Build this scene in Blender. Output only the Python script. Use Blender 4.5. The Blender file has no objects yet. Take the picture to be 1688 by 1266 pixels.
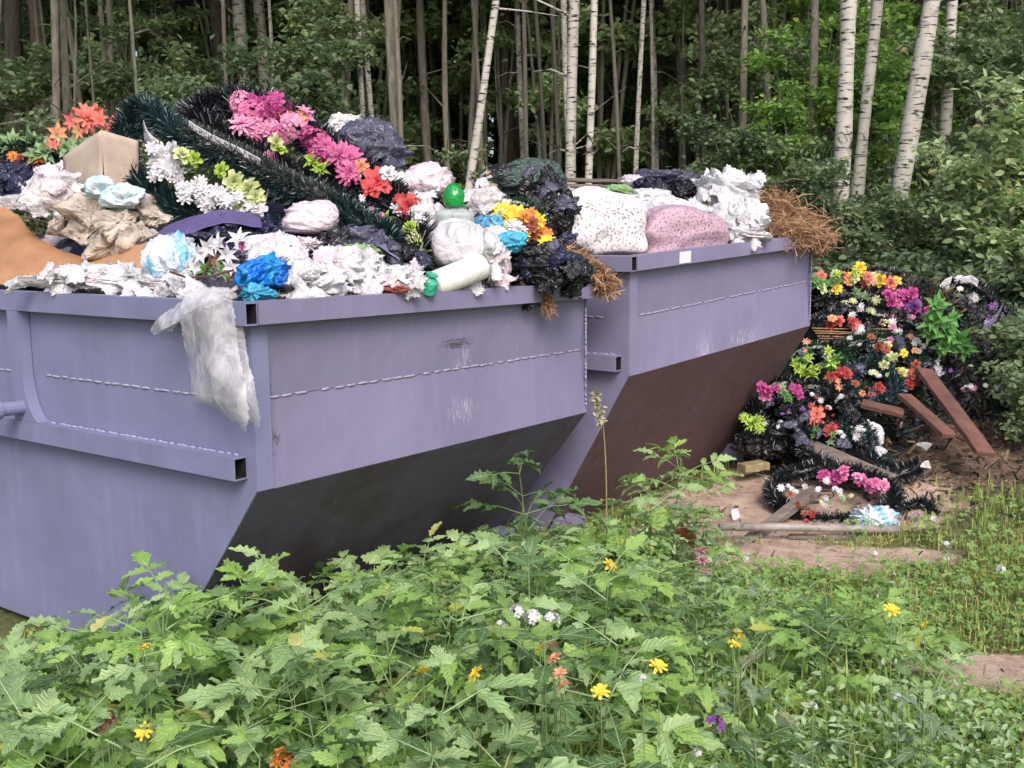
import bpy, math, random
import numpy as np
from mathutils import Vector, Matrix

# ------------------------------------------------------------------ camera, sky, sun, exposure
SC = bpy.context.scene
COL = SC.collection
F, CX, CY = 1748.0, 844.0, 633.0
PITCH, ROLL, CAMZ = 0.1475, -0.0111, 1.5
cam = bpy.data.objects.new('camera', bpy.data.cameras.new('camera'))
COL.objects.link(cam)
cam.data.sensor_width = 36.0
cam.data.lens = F / 1688.0 * 36.0
cam.data.clip_end = 600.0
CM = Matrix.Translation((0, 0, CAMZ)) @ Matrix.Rotation(math.pi / 2 - PITCH, 4, 'X') @ Matrix.Rotation(ROLL, 4, 'Z')
cam.matrix_world = CM
SC.camera = cam

SUN_EL, SUN_AZ = math.radians(43), math.radians(166)      # azimuth from +Y clockwise: behind the camera
world = bpy.data.worlds.new('World'); SC.world = world; world.use_nodes = True
wn = world.node_tree.nodes; wl = world.node_tree.links
sky = wn.new('ShaderNodeTexSky'); sky.sky_type = 'NISHITA'; sky.sun_disc = False
sky.sun_elevation = SUN_EL; sky.sun_rotation = SUN_AZ
sky.air_density = 1.0; sky.dust_density = 4.0; sky.ozone_density = 1.0
wl.new(sky.outputs[0], wn['Background'].inputs[0]); wn['Background'].inputs[1].default_value = 0.15
sl = bpy.data.lights.new('sun', 'SUN'); sl.energy = 1.5; sl.angle = math.radians(25); sl.color = (1.0, 0.965, 0.92)
sun = bpy.data.objects.new('sun', sl); COL.objects.link(sun)
sd = Vector((math.sin(SUN_AZ) * math.cos(SUN_EL), math.cos(SUN_AZ) * math.cos(SUN_EL), math.sin(SUN_EL)))
sun.rotation_euler = sd.to_track_quat('Z', 'Y').to_euler(); sun.location = sd * 30
SC.view_settings.view_transform = 'Standard'; SC.view_settings.look = 'None'
SC.view_settings.gamma = 1.0; SC.view_settings.exposure = 0.6
SC.render.engine = 'CYCLES'
SC.cycles.max_bounces = 4; SC.cycles.diffuse_bounces = 2; SC.cycles.glossy_bounces = 2; SC.cycles.transmission_bounces = 3; SC.cycles.transparent_max_bounces = 6

R = random.Random(7)
NR = np.random.default_rng(7)

# ------------------------------------------------------------------ helpers: rays
CR = CM.to_3x3()
def ray(x, y):
    return CR @ Vector(((x - CX) / F, -(y - CY) / F, -1.0))
def P(x, y, D):
    d = ray(x, y); return Vector((0, 0, CAMZ)) + d * (D / d.y)
def Pz(x, y, z=0.0):
    d = ray(x, y); return Vector((0, 0, CAMZ)) + d * ((z - CAMZ) / d.z)
CMI = CM.inverted()
def proj(p):
    q = CMI @ Vector(p); return (CX - q.x / q.z * F, CY + q.y / q.z * F)

# ------------------------------------------------------------------ helpers: objects
def tag(o, label=None, cat=None, group=None, kind=None):
    if label: o['label'] = label
    if cat: o['category'] = cat
    if group: o['group'] = group
    if kind: o['kind'] = kind
    return o
def thing(name, label, cat, loc, group=None, kind=None):
    o = bpy.data.objects.new(name, None); COL.objects.link(o); o.location = loc
    o.empty_display_size = 0.1
    return tag(o, label, cat, group, kind)
def mesh_np(name, V, FA, mats=None, smooth=False, mi=None):
    """V (n,3); FA list of int arrays (m,k), k per array"""
    me = bpy.data.meshes.new(name)
    V = np.asarray(V, np.float32)
    if not isinstance(FA, list): FA = [FA]
    FA = [np.asarray(f, np.int32) for f in FA if len(f)]
    me.vertices.add(len(V)); me.vertices.foreach_set('co', V.ravel())
    nl = sum(f.size for f in FA); nf = sum(len(f) for f in FA)
    me.loops.add(nl); me.polygons.add(nf)
    me.loops.foreach_set('vertex_index', np.concatenate([f.ravel() for f in FA]))
    tot = np.concatenate([np.full(len(f), f.shape[1], np.int32) for f in FA])
    st = np.concatenate([[0], np.cumsum(tot)[:-1]]).astype(np.int32)
    me.polygons.foreach_set('loop_start', st); me.polygons.foreach_set('loop_total', tot)
    me.polygons.foreach_set('use_smooth', np.full(nf, bool(smooth)))
    if mi is not None: me.polygons.foreach_set('material_index', np.asarray(mi, np.int32))
    me.update(calc_edges=True); me.validate()
    for m in (mats if isinstance(mats, (list, tuple)) else [mats]):
        if m: me.materials.append(m)
    return me
def link(name, me, parent=None, loc=(0, 0, 0), rot=None, scale=None):
    o = bpy.data.objects.new(name, me); COL.objects.link(o)
    if parent: o.parent = parent
    o.location = loc
    if rot is not None: o.rotation_euler = rot
    if scale is not None: o.scale = (scale,) * 3 if isinstance(scale, (int, float)) else scale
    return o
def put(name, V, FA, mat, parent=None, smooth=False, mi=None):
    """world-coordinate geometry -> object whose origin is its base (or its parent's origin)"""
    V = np.asarray(V, float)
    if parent is None:
        o = np.array([(V[:, 0].min() + V[:, 0].max()) / 2, (V[:, 1].min() + V[:, 1].max()) / 2, V[:, 2].min()])
        return link(name, mesh_np(name, V - o, FA, mat, smooth, mi), None, o)
    p = parent
    o = np.zeros(3)
    while p: o = o + np.array(p.location); p = p.parent
    return link(name, mesh_np(name, V - o, FA, mat, smooth, mi), parent)

class MB:
    def __init__(s): s.v = []; s.f = {3: [], 4: []}; s.n = 0
    def add(s, V, FAs):
        V = np.asarray(V, float)
        for f in (FAs if isinstance(FAs, list) else [FAs]):
            f = np.asarray(f, int)
            if f.size: s.f.setdefault(f.shape[1], []).append(f + s.n)
        s.v.append(V); s.n += len(V); return s
    def box(s, c, ax, ay, az):
        """centre and three half-axis vectors"""
        c, ax, ay, az = (np.array(a, float) for a in (c, ax, ay, az))
        V = [c + i * ax + j * ay + k * az for k in (-1, 1) for j in (-1, 1) for i in (-1, 1)]
        return s.add(V, np.array([[0, 2, 3, 1], [4, 5, 7, 6], [0, 1, 5, 4], [2, 6, 7, 3], [0, 4, 6, 2], [1, 3, 7, 5]]))
    def tube(s, pts, rad, n=8, cap=True):
        V, Fq, Ft = tube(pts, rad, n, cap); return s.add(V, [Fq, Ft])
    def done(s): return np.concatenate(s.v), [np.concatenate(f) for f in s.f.values() if f]
    def put(s, name, mat, parent=None, smooth=False):
        V, FA = s.done(); return put(name, V, FA, mat, parent, smooth)

def tube(pts, rad, n=8, cap=True):
    pts = np.asarray(pts, float); m = len(pts)
    rad = np.broadcast_to(np.asarray(rad, float), (m,))
    T = np.gradient(pts, axis=0); T /= np.linalg.norm(T, axis=1)[:, None] + 1e-9
    ref = np.array([0, 0, 1.0]) if abs(T[0, 2]) < 0.8 else np.array([1.0, 0, 0])
    A = np.cross(T, ref); A /= np.linalg.norm(A, axis=1)[:, None] + 1e-9; B = np.cross(T, A)
    t = np.linspace(0, 2 * np.pi, n, endpoint=False)
    V = pts[:, None] + rad[:, None, None] * (np.cos(t)[None, :, None] * A[:, None] + np.sin(t)[None, :, None] * B[:, None])
    V = V.reshape(-1, 3)
    i = np.arange(m - 1)[:, None] * n; j = np.arange(n)[None]
    q = np.stack([i + j, i + (j + 1) % n, i + n + (j + 1) % n, i + n + j], -1).reshape(-1, 4)
    tr = np.zeros((0, 3), int)
    if cap:
        V = np.concatenate([V, pts[:1], pts[-1:]]); a = m * n
        j = np.arange(n)
        tr = np.concatenate([np.stack([np.full(n, a), (j + 1) % n, j], 1),
                             np.stack([np.full(n, a + 1), (m - 1) * n + j, (m - 1) * n + (j + 1) % n], 1)])
    return V, q, tr
def spline(pts, n, closed=False):
    p = np.asarray(pts, float); m = len(p)
    if closed: idx = np.linspace(0, m, n, endpoint=False)
    else: idx = np.linspace(0, m - 1, n)
    i = np.floor(idx).astype(int); 
    if not closed: i = np.minimum(i, m - 2)
    t = (idx - i)[:, None]
    g = (lambda k: p[k % m]) if closed else (lambda k: p[np.clip(k, 0, m - 1)])
    a, b, c, d = g(i - 1), g(i), g(i + 1), g(i + 2)
    return 0.5 * (2 * b + (c - a) * t + (2 * a - 5 * b + 4 * c - d) * t ** 2 + (3 * b - a - 3 * c + d) * t ** 3)
def rots(n, rng=NR):
    """n random rotation matrices"""
    q = rng.normal(size=(n, 4)); q /= np.linalg.norm(q, axis=1)[:, None]
    w, x, y, z = q.T
    return np.stack([np.stack([1 - 2 * (y * y + z * z), 2 * (x * y - z * w), 2 * (x * z + y * w)], -1),
                     np.stack([2 * (x * y + z * w), 1 - 2 * (x * x + z * z), 2 * (y * z - x * w)], -1),
                     np.stack([2 * (x * z - y * w), 2 * (y * z + x * w), 1 - 2 * (x * x + y * y)], -1)], 1)
def frames(N, roll=None, rng=NR):
    """matrices whose z column is N"""
    N = N / (np.linalg.norm(N, axis=1)[:, None] + 1e-9)
    h = rng.normal(size=N.shape); A = np.cross(N, h); A /= np.linalg.norm(A, axis=1)[:, None] + 1e-9
    return np.stack([A, np.cross(N, A), N], -1)
def scatter(tv, tf, M, pos, sc):
    """copies of a template: tv (k,3), tf list of face arrays"""
    tv = np.asarray(tv, float); n = len(pos); k = len(tv)
    sc = np.broadcast_to(np.asarray(sc, float), (n,))
    V = np.einsum('nij,kj->nki', M, tv) * sc[:, None, None] + np.asarray(pos)[:, None]
    off = (np.arange(n) * k)[:, None, None]
    return V.reshape(-1, 3), [(np.asarray(f)[None] + off).reshape(-1, np.asarray(f).shape[1]) for f in tf]
class Wave:
    """cheap vector noise: sums of warped sines"""
    def __init__(s, seed, n=5):
        r = np.random.default_rng(seed); s.k = r.normal(size=(n, 3)); s.k /= np.linalg.norm(s.k, axis=1)[:, None]
        s.k *= r.uniform(0.7, 1.4, size=(n, 1)); s.p = r.uniform(0, 6.28, n); s.k2 = r.normal(size=(n, 3)); s.p2 = r.uniform(0, 6.28, n)
    def __call__(s, p, ridged=False):
        a = p @ s.k.T + s.p + 1.3 * np.sin(p @ s.k2.T * 0.8 + s.p2)
        return (1 - 2 * np.abs(np.sin(a * 0.5))).mean(1) if ridged else np.sin(a).mean(1)

# ------------------------------------------------------------------ helpers: materials
def lin(r, g, b):
    f = lambda c: (c / 255) / 12.92 if c <= 10 else (((c / 255) + 0.055) / 1.055) ** 2.4
    return (f(r), f(g), f(b), 1.0)
class NT:
    def __init__(s, name):
        s.m = bpy.data.materials.new(name); s.m.use_nodes = True; s.t = s.m.node_tree
        s.b = s.t.nodes['Principled BSDF']; s.out = s.t.nodes['Material Output']; s._o = None
    def n(s, typ, **kw):
        nd = s.t.nodes.new('ShaderNode' + typ)
        for k, v in kw.items(): setattr(nd, k, v)
        return nd
    def l(s, a, b): s.t.links.new(a, b)
    def obj(s):
        if s._o is None: s._o = s.n('TexCoord').outputs['Object']
        return s._o
    def noise(s, scale, detail=4, rough=0.55, dist=0.0, stretch=None, vec=None, off=None):
        nd = s.n('TexNoise'); nd.inputs['Scale'].default_value = scale; nd.inputs['Detail'].default_value = detail
        nd.inputs['Roughness'].default_value = rough; nd.inputs['Distortion'].default_value = dist
        v = vec or s.obj()
        if stretch or off:
            mp = s.n('Mapping'); s.l(v, mp.inputs['Vector'])
            if stretch: mp.inputs['Scale'].default_value = stretch
            if off: mp.inputs['Location'].default_value = off
            v = mp.outputs[0]
        s.l(v, nd.inputs['Vector']); return nd.outputs['Fac']
    def ramp(s, fac, stops):
        r = s.n('ValToRGB'); e = r.color_ramp.elements
        while len(e) < len(stops): e.new(0.5)
        for el, (p, c) in zip(e, stops): el.position = p; el.color = c if len(c) == 4 else (*c, 1)
        s.l(fac, r.inputs[0]); return r.outputs[0]
    def mix(s, fac, a, b, mode='MIX'):
        m = s.n('Mix', data_type='RGBA', blend_type=mode)
        for sock, v in ((m.inputs[0], fac), (m.inputs[6], a), (m.inputs[7], b)):
            if hasattr(v, 'is_linked'): s.l(v, sock)
            else: sock.default_value = v
        return m.outputs[2]
    def math(s, op, a, b=0.0):
        m = s.n('Math', operation=op)
        for sock, v in ((m.inputs[0], a), (m.inputs[1], b)):
            if hasattr(v, 'is_linked'): s.l(v, sock)
            else: sock.default_value = v
        return m.outputs[0]
    def bump(s, h, strength=0.4, dist=0.01, prev=None):
        b = s.n('Bump'); b.inputs['Strength'].default_value = strength; b.inputs['Distance'].default_value = dist
        s.l(h, b.inputs['Height'])
        if prev: s.l(prev, b.inputs['Normal'])
        s.l(b.outputs[0], s.b.inputs['Normal']); return b.outputs[0]
    def set(s, **kw):
        for k, v in kw.items():
            k = {'rough': 'Roughness', 'spec': 'Specular IOR Level', 'metal': 'Metallic', 'trans': 'Transmission Weight', 'ior': 'IOR', 'alpha': 'Alpha'}.get(k, k)
            if hasattr(v, 'is_linked'): s.l(v, s.b.inputs[k])
            else: s.b.inputs[k].default_value = v
    def col(s, c):
        if hasattr(c, 'is_linked'): s.l(c, s.b.inputs['Base Color'])
        else: s.b.inputs['Base Color'].default_value = c
    def translucent(s, fac, c):
        t = s.n('BsdfTranslucent'); m = s.n('MixShader'); m.inputs[0].default_value = fac
        if hasattr(c, 'is_linked'): s.l(c, t.inputs[0])
        else: t.inputs[0].default_value = c
        s.l(s.b.outputs[0], m.inputs[1]); s.l(t.outputs[0], m.inputs[2]); s.l(m.outputs[0], s.out.inputs[0]); return m
def shade(c, k): return (c[0] * k, c[1] * k, c[2] * k, 1)
_mc = {}
def cached(fn):
    def w(*a, **k):
        key = (fn.__name__, a, tuple(sorted(k.items())))
        if key not in _mc: _mc[key] = fn(*a, **k)
        return _mc[key]
    return w
@cached
def plastic(name, c, rough=0.38, crinkle=1.0, dirt=0.25, scale=14, c2=None):
    t = NT(name)
    n1 = t.noise(5, 5, 0.6)
    base = t.ramp(n1, [(0.35, shade(c, 0.82)), (0.65, c)]) if c2 is None else t.ramp(t.noise(7, 3, 0.5, 0.8), [(0.44, c), (0.56, c2)])
    d = t.ramp(t.noise(9, 6, 0.7, off=(3, 1, 2)), [(0.52, (0, 0, 0, 1)), (0.72, (dirt, dirt, dirt, 1))])
    t.col(t.mix(d, base, lin(120, 108, 92)))
    vv = t.n('TexVoronoi'); vv.inputs['Scale'].default_value = scale * 2.6; vv.inputs['Detail'].default_value = 2; dv = t.n('TexNoise'); dv.inputs['Scale'].default_value = scale; t.l(t.obj(), dv.inputs['Vector']); t.l(t.mix(0.08, t.obj(), dv.outputs['Color']), vv.inputs['Vector']); r = vv.outputs['Distance']
    t.bump(r, 0.5 * crinkle, 0.02)
    t.set(rough=rough * 0.8, spec=0.6); t.translucent(0.16 if sum(c[:3]) > 0.9 else 0.06, c); return t.m
@cached
def matte(name, c, c2=None, scale=12, rough=0.8, bump=0.3, stretch=None, bscale=60):
    t = NT(name)
    t.col(t.ramp(t.noise(scale, 6, 0.65, 0.3, stretch), [(0.32, c2 or shade(c, 0.6)), (0.68, c)]))
    t.bump(t.noise(bscale, 4, 0.6, 0, stretch), bump, 0.008); t.set(rough=rough); return t.m
@cached
def petal(name, c, c2=None):
    t = NT(name)
    g = t.n('NewGeometry'); oi = t.n('ObjectInfo')
    f = t.math('FRACT', t.math('ADD', g.outputs['Random Per Island'], oi.outputs['Random']))
    cc = t.mix(0.14, t.mix(f, c, c2 or shade(c, 0.6)), (0.45, 0.42, 0.40, 1)); t.col(cc); t.set(rough=0.6, spec=0.25)
    t.translucent(0.25, cc); return t.m
@cached
def leafmat(name, c, c2, rough=0.5, tr=0.28, spec=0.4):
    t = NT(name)
    g = t.n('NewGeometry'); oi = t.n('ObjectInfo')
    f = t.math('FRACT', t.math('ADD', g.outputs['Random Per Island'], oi.outputs['Random']))
    cc = t.mix(f, c, c2)
    cc = t.mix(t.ramp(t.noise(18, 3), [(0.4, (0, 0, 0, 1)), (0.7, (0.35,) * 3 + (1,))]), cc, (c[0] * 1.5, c[1] * 1.2, c[2] * 0.8, 1))
    yl = t.math('GREATER_THAN', t.math('FRACT', t.math('MULTIPLY', f, 7.31)), 0.975)
    cc = t.mix(t.math('MULTIPLY', yl, 0.5), cc, (c[0] * 1.9 + 0.05, c[1] * 1.15, c[2] * 0.7, 1))
    t.col(cc); t.set(rough=rough, spec=spec)
    t.translucent(tr, (c[0] * 1.2, c[1] * 1.3, c[2] * 1.0, 1)); return t.m

# ------------------------------------------------------------------ ground
SAND = [(1300, 905, 0.42, 0.24), (1190, 815, 0.62, 0.3), (1400, 925, 0.25, 0.12), (1640, 1085, 0.36, 0.10), (1760, 1110, 0.45, 0.13), (1290, 790, 0.5, 0.4), (1100, 870, 0.3, 0.2), (1480, 905, 0.3, 0.15), (1360, 830, 0.75, 0.5), (1260, 860, 0.6, 0.35)]
SANDW = [(Pz(x, y).x, Pz(x, y).y, a, b) for x, y, a, b in SAND]
SOIL = [(2.55, 6.3, 0.95, 0.9)]
gw1, gw2, gw3 = Wave(1), Wave(2), Wave(3)
def gz(X, Y):
    X = np.asarray(X, float); Y = np.asarray(Y, float)
    p = np.stack([X.ravel(), Y.ravel(), 0 * X.ravel()], 1)
    n = 0.03 * gw1(p * 1.3) + 0.012 * gw2(p * 5) + 0.006 * gw3(p * 17)
    n = n.reshape(X.shape)
    z = -0.03 + n
    z = z + 0.28 * np.exp(-((X - 2.62) / 0.75) ** 2 - ((Y - 6.6) / 0.75) ** 2)
    z = z + 0.16 * np.exp(-((X - 3.6) / 1.0) ** 2 - ((Y - 6.8) / 1.6) ** 2)
    z = z + np.clip(Y - 8.5, 0, 40) * 0.02
    return z
def sandmask(X, Y):
    m = np.zeros(np.shape(X))
    for x, y, a, b in SANDW: m = np.maximum(m, np.exp(-(((X - x) / a) ** 2 + ((Y - y) / b) ** 2)))
    return m
def soilmask(X, Y):
    m = np.zeros(np.shape(X))
    for x, y, a, b in SOIL: m = np.maximum(m, np.exp(-(((X - x) / a) ** 2 + ((Y - y) / b) ** 2)))
    return m
def axis(a, b, st, far):
    d = list(np.arange(a, b + 1e-6, st)); lo, hi, s = [], [], st
    x = a; y = b
    while y < far: s *= 1.22; x -= s; y += s; lo.append(x); hi.append(y)
    return np.array(lo[::-1] + d + hi)
gx, gy = axis(-3.5, 5.0, 0.06, 260), axis(1.2, 9.5, 0.06, 260)
GX, GY = np.meshgrid(gx, gy)
GV = np.stack([GX, GY, gz(GX, GY)], -1).reshape(-1, 3)
nx = len(gx)
ii = (np.arange(len(gy) - 1)[:, None] * nx + np.arange(nx - 1)[None]).ravel()
t = NT('ground_soil_and_litter')
at = t.n('Attribute', attribute_name='sand'); at2 = t.n('Attribute', attribute_name='soil')
nz = t.noise(6, 8, 0.7); nf = t.noise(55, 6, 0.7)
litter = t.ramp(t.noise(14, 8, 0.7, 0.5), [(0.3, lin(62, 66, 42)), (0.5, lin(100, 104, 66)), (0.72, lin(138, 130, 92))])
sandc = t.ramp(t.noise(9, 8, 0.7, 0.3), [(0.3, lin(152, 126, 112)), (0.52, lin(200, 174, 157)), (0.72, lin(220, 200, 182))])
soilc = t.ramp(t.noise(22, 8, 0.75, 0.3), [(0.3, lin(66, 54, 48)), (0.55, lin(118, 98, 86)), (0.75, lin(158, 138, 122))])
fs = t.ramp(t.math('ADD', at.outputs['Fac'], t.math('MULTIPLY', t.math('SUBTRACT', nz, 0.5), 0.9)), [(0.34, (0, 0, 0, 1)), (0.5, (1, 1, 1, 1))])
fo = t.ramp(t.math('ADD', at2.outputs['Fac'], t.math('MULTIPLY', t.math('SUBTRACT', nz, 0.5), 0.8)), [(0.35, (0, 0, 0, 1)), (0.55, (1, 1, 1, 1))])
t.col(t.mix(fs, t.mix(fo, litter, soilc), sandc)); t.set(rough=0.95, spec=0.15); t.bump(nf, 0.8, 0.03)
GM = mesh_np('ground', GV, np.stack([ii, ii + 1, ii + nx + 1, ii + nx], 1), t.m, True)
for nm, fn in (('sand', sandmask), ('soil', soilmask)):
    a = GM.attributes.new(nm, 'FLOAT', 'POINT'); a.data.foreach_set('value', fn(GX, GY).astype(np.float32).ravel())
tag(link('ground', GM), 'uneven weedy ground with bare sandy patches in front of the forest', kind='structure')

# ------------------------------------------------------------------ the two skip containers
def paint(name, c, wear):
    """mauve-grey paint; 'wear' = list of (x,y,z,rx,ry,rz) chalky scratch patches in object coordinates"""
    t = NT(name)
    base = t.ramp(t.noise(2.2, 6, 0.6), [(0.3, shade(c, 0.9)), (0.7, shade(c, 1.07))])
    streak = t.ramp(t.noise(3.0, 5, 0.6, 0.2, stretch=(9, 9, 0.7)), [(0.5, (0, 0, 0, 1)), (0.8, (0.35,) * 3 + (1,))])
    base = t.mix(streak, base, shade(c, 1.32))
    grime = t.ramp(t.noise(1.1, 7, 0.65, 0.4, off=(5, 2, 1)), [(0.55, (0, 0, 0, 1)), (0.85, (0.25,) * 3 + (1,))])
    base = t.mix(grime, base, lin(96, 88, 92))
    spot = t.ramp(t.noise(38, 4, 0.6), [(0.7, (0, 0, 0, 1)), (0.76, (0.6,) * 3 + (1,))])
    base = t.mix(spot, base, lin(70, 60, 62))
    run = t.ramp(t.noise(2.6, 6, 0.7, 0.1, stretch=(14, 14, 0.5), off=(2, 7, 3)), [(0.6, (0, 0, 0, 1)), (0.8, (0.4,) * 3 + (1,))])
    base = t.mix(run, base, lin(92, 76, 72))
    scr = t.ramp(t.noise(7, 8, 0.8, 0.2, stretch=(0.8, 0.8, 7), off=(1, 1, 9)), [(0.69, (0, 0, 0, 1)), (0.74, (0.5,) * 3 + (1,))])
    base = t.mix(scr, base, shade(c, 1.5))
    sx = t.n('SeparateXYZ'); t.l(t.obj(), sx.inputs[0])
    for x, y, z, rx, ry, rz, bright, dx in wear:
        e = None
        for o, cc, rr in ((sx.outputs[0], x, rx), (sx.outputs[1], y, ry), (sx.outputs[2], z, rz)):
            q = t.math('POWER', t.math('ABSOLUTE', t.math('DIVIDE', t.math('SUBTRACT', o, cc), rr)), 2.0)
            e = q if e is None else t.math('ADD', e, q)
        m = t.math('SUBTRACT', 1.0, e)
        nn = t.noise(26, 7, 0.8, 0.6, stretch=dx)
        m = t.ramp(t.math('ADD', t.math('MULTIPLY', m, 0.2), nn), [(0.68, (0, 0, 0, 1)), (0.78, (0.75, 0.75, 0.75, 1))] if bright else [(0.64, (0, 0, 0, 1)), (0.70, (0.9, 0.9, 0.9, 1))])
        inside = t.math('GREATER_THAN', 1.0, e)
        base = t.mix(t.math('MULTIPLY', m, inside), base, lin(186, 181, 200) if bright else lin(66, 58, 66))
    t.col(base); t.set(rough=0.48, spec=0.35)
    t.bump(t.noise(1.7, 3, 0.5), 0.35, 0.09, t.bump(t.noise(90, 3), 0.12, 0.004)); return t.m
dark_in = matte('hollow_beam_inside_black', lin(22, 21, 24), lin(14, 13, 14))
weldm = matte('weld_bead_paint', lin(170, 166, 190), lin(132, 128, 154), 60, 0.5)

def container(bn, X, Y, yaw, Z0, rl, W, L, hp, H, hw, s, zc, label, pm, slope_m, sidem):
    eu = np.array([math.sin(yaw), math.cos(yaw), rl]); ev = np.array([-math.cos(yaw), math.sin(yaw), 0.0]); ez = np.array([0, 0, 1.0])
    O = np.array([X, Y, Z0])
    T = lambda u, v, z: O + eu * u + ev * v + ez * z
    root = thing('skip_container', label, 'skip', tuple(O + np.array([0, 0, 0])), 'rubbish skips beside the forest')
    th = 0.006
    def plate(name, quad, nrm, mat, par=root, t_=th):
        q = np.array([T(*a) for a in quad]); n = nrm[0] * eu + nrm[1] * ev + nrm[2] * ez; k = len(q)
        V = np.concatenate([q, q - n * t_]); i = np.arange(k); j = (i + 1) % k
        me_f = [np.stack([i, j, j + k, i + k], 1)]
        mbV = V
        me = bpy.data.meshes.new(name)
        me.from_pydata([tuple(v - O) for v in mbV], [], [list(range(k)), list(range(2 * k - 1, k - 1, -1))] + [list(r) for r in me_f[0]])
        me.materials.append(mat); me.update()
        o = link(name, me, par); 
        return o
    prof = [(0, H), (0, H - hp), (s, 0.0), (L - s, 0.0), (L, H - hp), (L, H)]
    for u, n in ((0, -1), (W, 1)):
        plate('side_wall', [(u, v, z) for v, z in (prof if n < 0 else prof[::-1])], (n, 0, 0), sidem)
    g = th + 0.002
    for (v0, v1, sgn) in ((0, s, -1), (L, L - s, 1)):
        kv = v0 - sgn * 0.026
        plate('end_wall', [(g, v0, H), (g, kv, hw), (W - g, kv, hw), (W - g, v0, H)], (0, sgn, 0), pm)
        plate('end_wall', [(g, kv, hw - 0.002), (g, v0, H - hp), (W - g, v0, H - hp), (W - g, kv, hw - 0.002)], (0, sgn, 0), pm)
        nl = math.hypot(s, H - hp); nn = (0, sgn * (H - hp) / nl, -s / nl)
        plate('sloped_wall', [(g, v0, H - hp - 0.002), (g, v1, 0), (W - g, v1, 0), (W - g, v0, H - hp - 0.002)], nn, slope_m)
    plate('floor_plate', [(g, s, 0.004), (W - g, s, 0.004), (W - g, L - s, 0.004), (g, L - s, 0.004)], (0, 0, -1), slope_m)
    r, rh, wl_ = 0.045, 0.07, 0.004
    def hollow(name, a, b, du, dz, mat):
        """open box tube from a to b; du, dz half extents vectors"""
        a, b = np.array(a), np.array(b); m = MB()
        k = 0.86
        V = []
        for c in (a, b):
            for sc in (1, k):
                for i, j in ((-1, -1), (1, -1), (1, 1), (-1, 1)): V.append(c + sc * (i * du + j * dz))
        i = np.arange(4); j = (i + 1) % 4
        Fq = [np.stack([i, j, 8 + j, 8 + i], 1), np.stack([4 + j, 4 + i, 12 + i, 12 + j], 1), np.stack([j, i, 4 + i, 4 + j], 1), np.stack([8 + i, 8 + j, 12 + j, 12 + i], 1)]
        V = np.array(V); FA = np.concatenate(Fq)
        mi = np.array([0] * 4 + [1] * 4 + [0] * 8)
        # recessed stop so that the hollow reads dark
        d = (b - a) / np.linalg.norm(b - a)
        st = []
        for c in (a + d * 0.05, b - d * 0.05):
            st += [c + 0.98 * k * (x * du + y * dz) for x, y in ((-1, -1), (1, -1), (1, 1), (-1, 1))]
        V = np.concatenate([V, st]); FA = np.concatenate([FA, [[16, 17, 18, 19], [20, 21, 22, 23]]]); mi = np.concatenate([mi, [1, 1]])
        return put(name, V, FA, [mat, dark_in], root, False, mi)
    zt = H - rh / 2
    m = MB(); m.box(T(W + r / 2 + 0.002, L / 2, zt), eu * r / 2, ev * (L / 2 + r), ez * rh / 2); m.put('rim_beam', sidem, root)
    for u0, sg in ((-r / 2 - 0.002, -1),):
        hollow('rim_beam', T(u0, -r, zt), T(u0, L + r, zt), eu * r / 2, ez * rh / 2, sidem)
    for v0 in (-r / 2 - 0.002, L + r / 2 + 0.002):
        m = MB(); m.box(T(W / 2, v0, zt + 0.001), eu * (W / 2 - 0.003), ev * r / 2, ez * rh / 2); m.put('rim_beam', pm, root)
    # lifting side: channel, posts with curved gussets and pins
    ch = 0.072; cp = 0.05
    for u, sg in ((0, -1), (W, 1)):
        hollow('side_channel', T(u + sg * (cp / 2 + 0.002), 0.035, zc + ch / 2), T(u + sg * (cp / 2 + 0.002), L - 0.035, zc + ch / 2), eu * cp / 2, ez * ch / 2, sidem)
        for pv, dr in ((1.24, -1), (L - 1.24, 1)):
            zb, zt2 = zc + ch + 0.001, H - rh - 0.001
            hw_ = 0.035
            out = [(pv + dr * hw_, zt2), (pv - dr * hw_, zt2), (pv - dr * hw_, zb)]
            out += [(pv + dr * (hw_ + 0.10 * (1 - math.sin(a))), zb + 0.2 * (1 - math.cos(a)) + 0.0) for a in np.linspace(0, math.pi / 2, 9)]
            k = len(out); V = [T(u + sg * 0.003, v, z) for v, z in out] + [T(u + sg * 0.048, v, z) for v, z in out]
            me = bpy.data.meshes.new('post')
            me.from_pydata([tuple(np.array(v) - O) for v in V], [], [list(range(k)), list(range(2 * k - 1, k - 1, -1))] + [[i, (i + 1) % k, k + (i + 1) % k, k + i] for i in range(k)])
            me.materials.append(sidem); po = link('post', me, root)
            m = MB(); m.tube([T(u + sg * 0.04, pv + dr * 0.02, zb + 0.05), T(u + sg * 0.14, pv + dr * 0.02, zb + 0.05)], 0.026, 16)
            m.tube([T(u + sg * 0.135, pv + dr * 0.02, zb + 0.05), T(u + sg * 0.15, pv + dr * 0.02, zb + 0.05)], 0.036, 16)
            m.put('lifting_pin', sidem, po, False)
    # welds (rows of beads)
    def weld(a, b, n, name='weld_seam'):
        a, b = np.array(a), np.array(b); m = MB()
        for i in range(n):
            if R.random() < 0.07: continue
            t0 = (i + R.uniform(0, 0.25)) / n; t1 = t0 + R.uniform(0.65, 1.25) / n
            p = [a + (b - a) * (t0 + (t1 - t0) * q) + ez * R.uniform(-0.0015, 0.0015) for q in (0, 0.3, 0.7, 1)]
            m.tube(p, [0.0015, 0.0043, 0.0043, 0.0015], 6)
        return tag(m.put(name, weldm, root, True), kind='stuff')
    weld(T(0.08, 0.024, hw), T(W - 0.02, 0.024, hw), int(W * 17))
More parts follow.
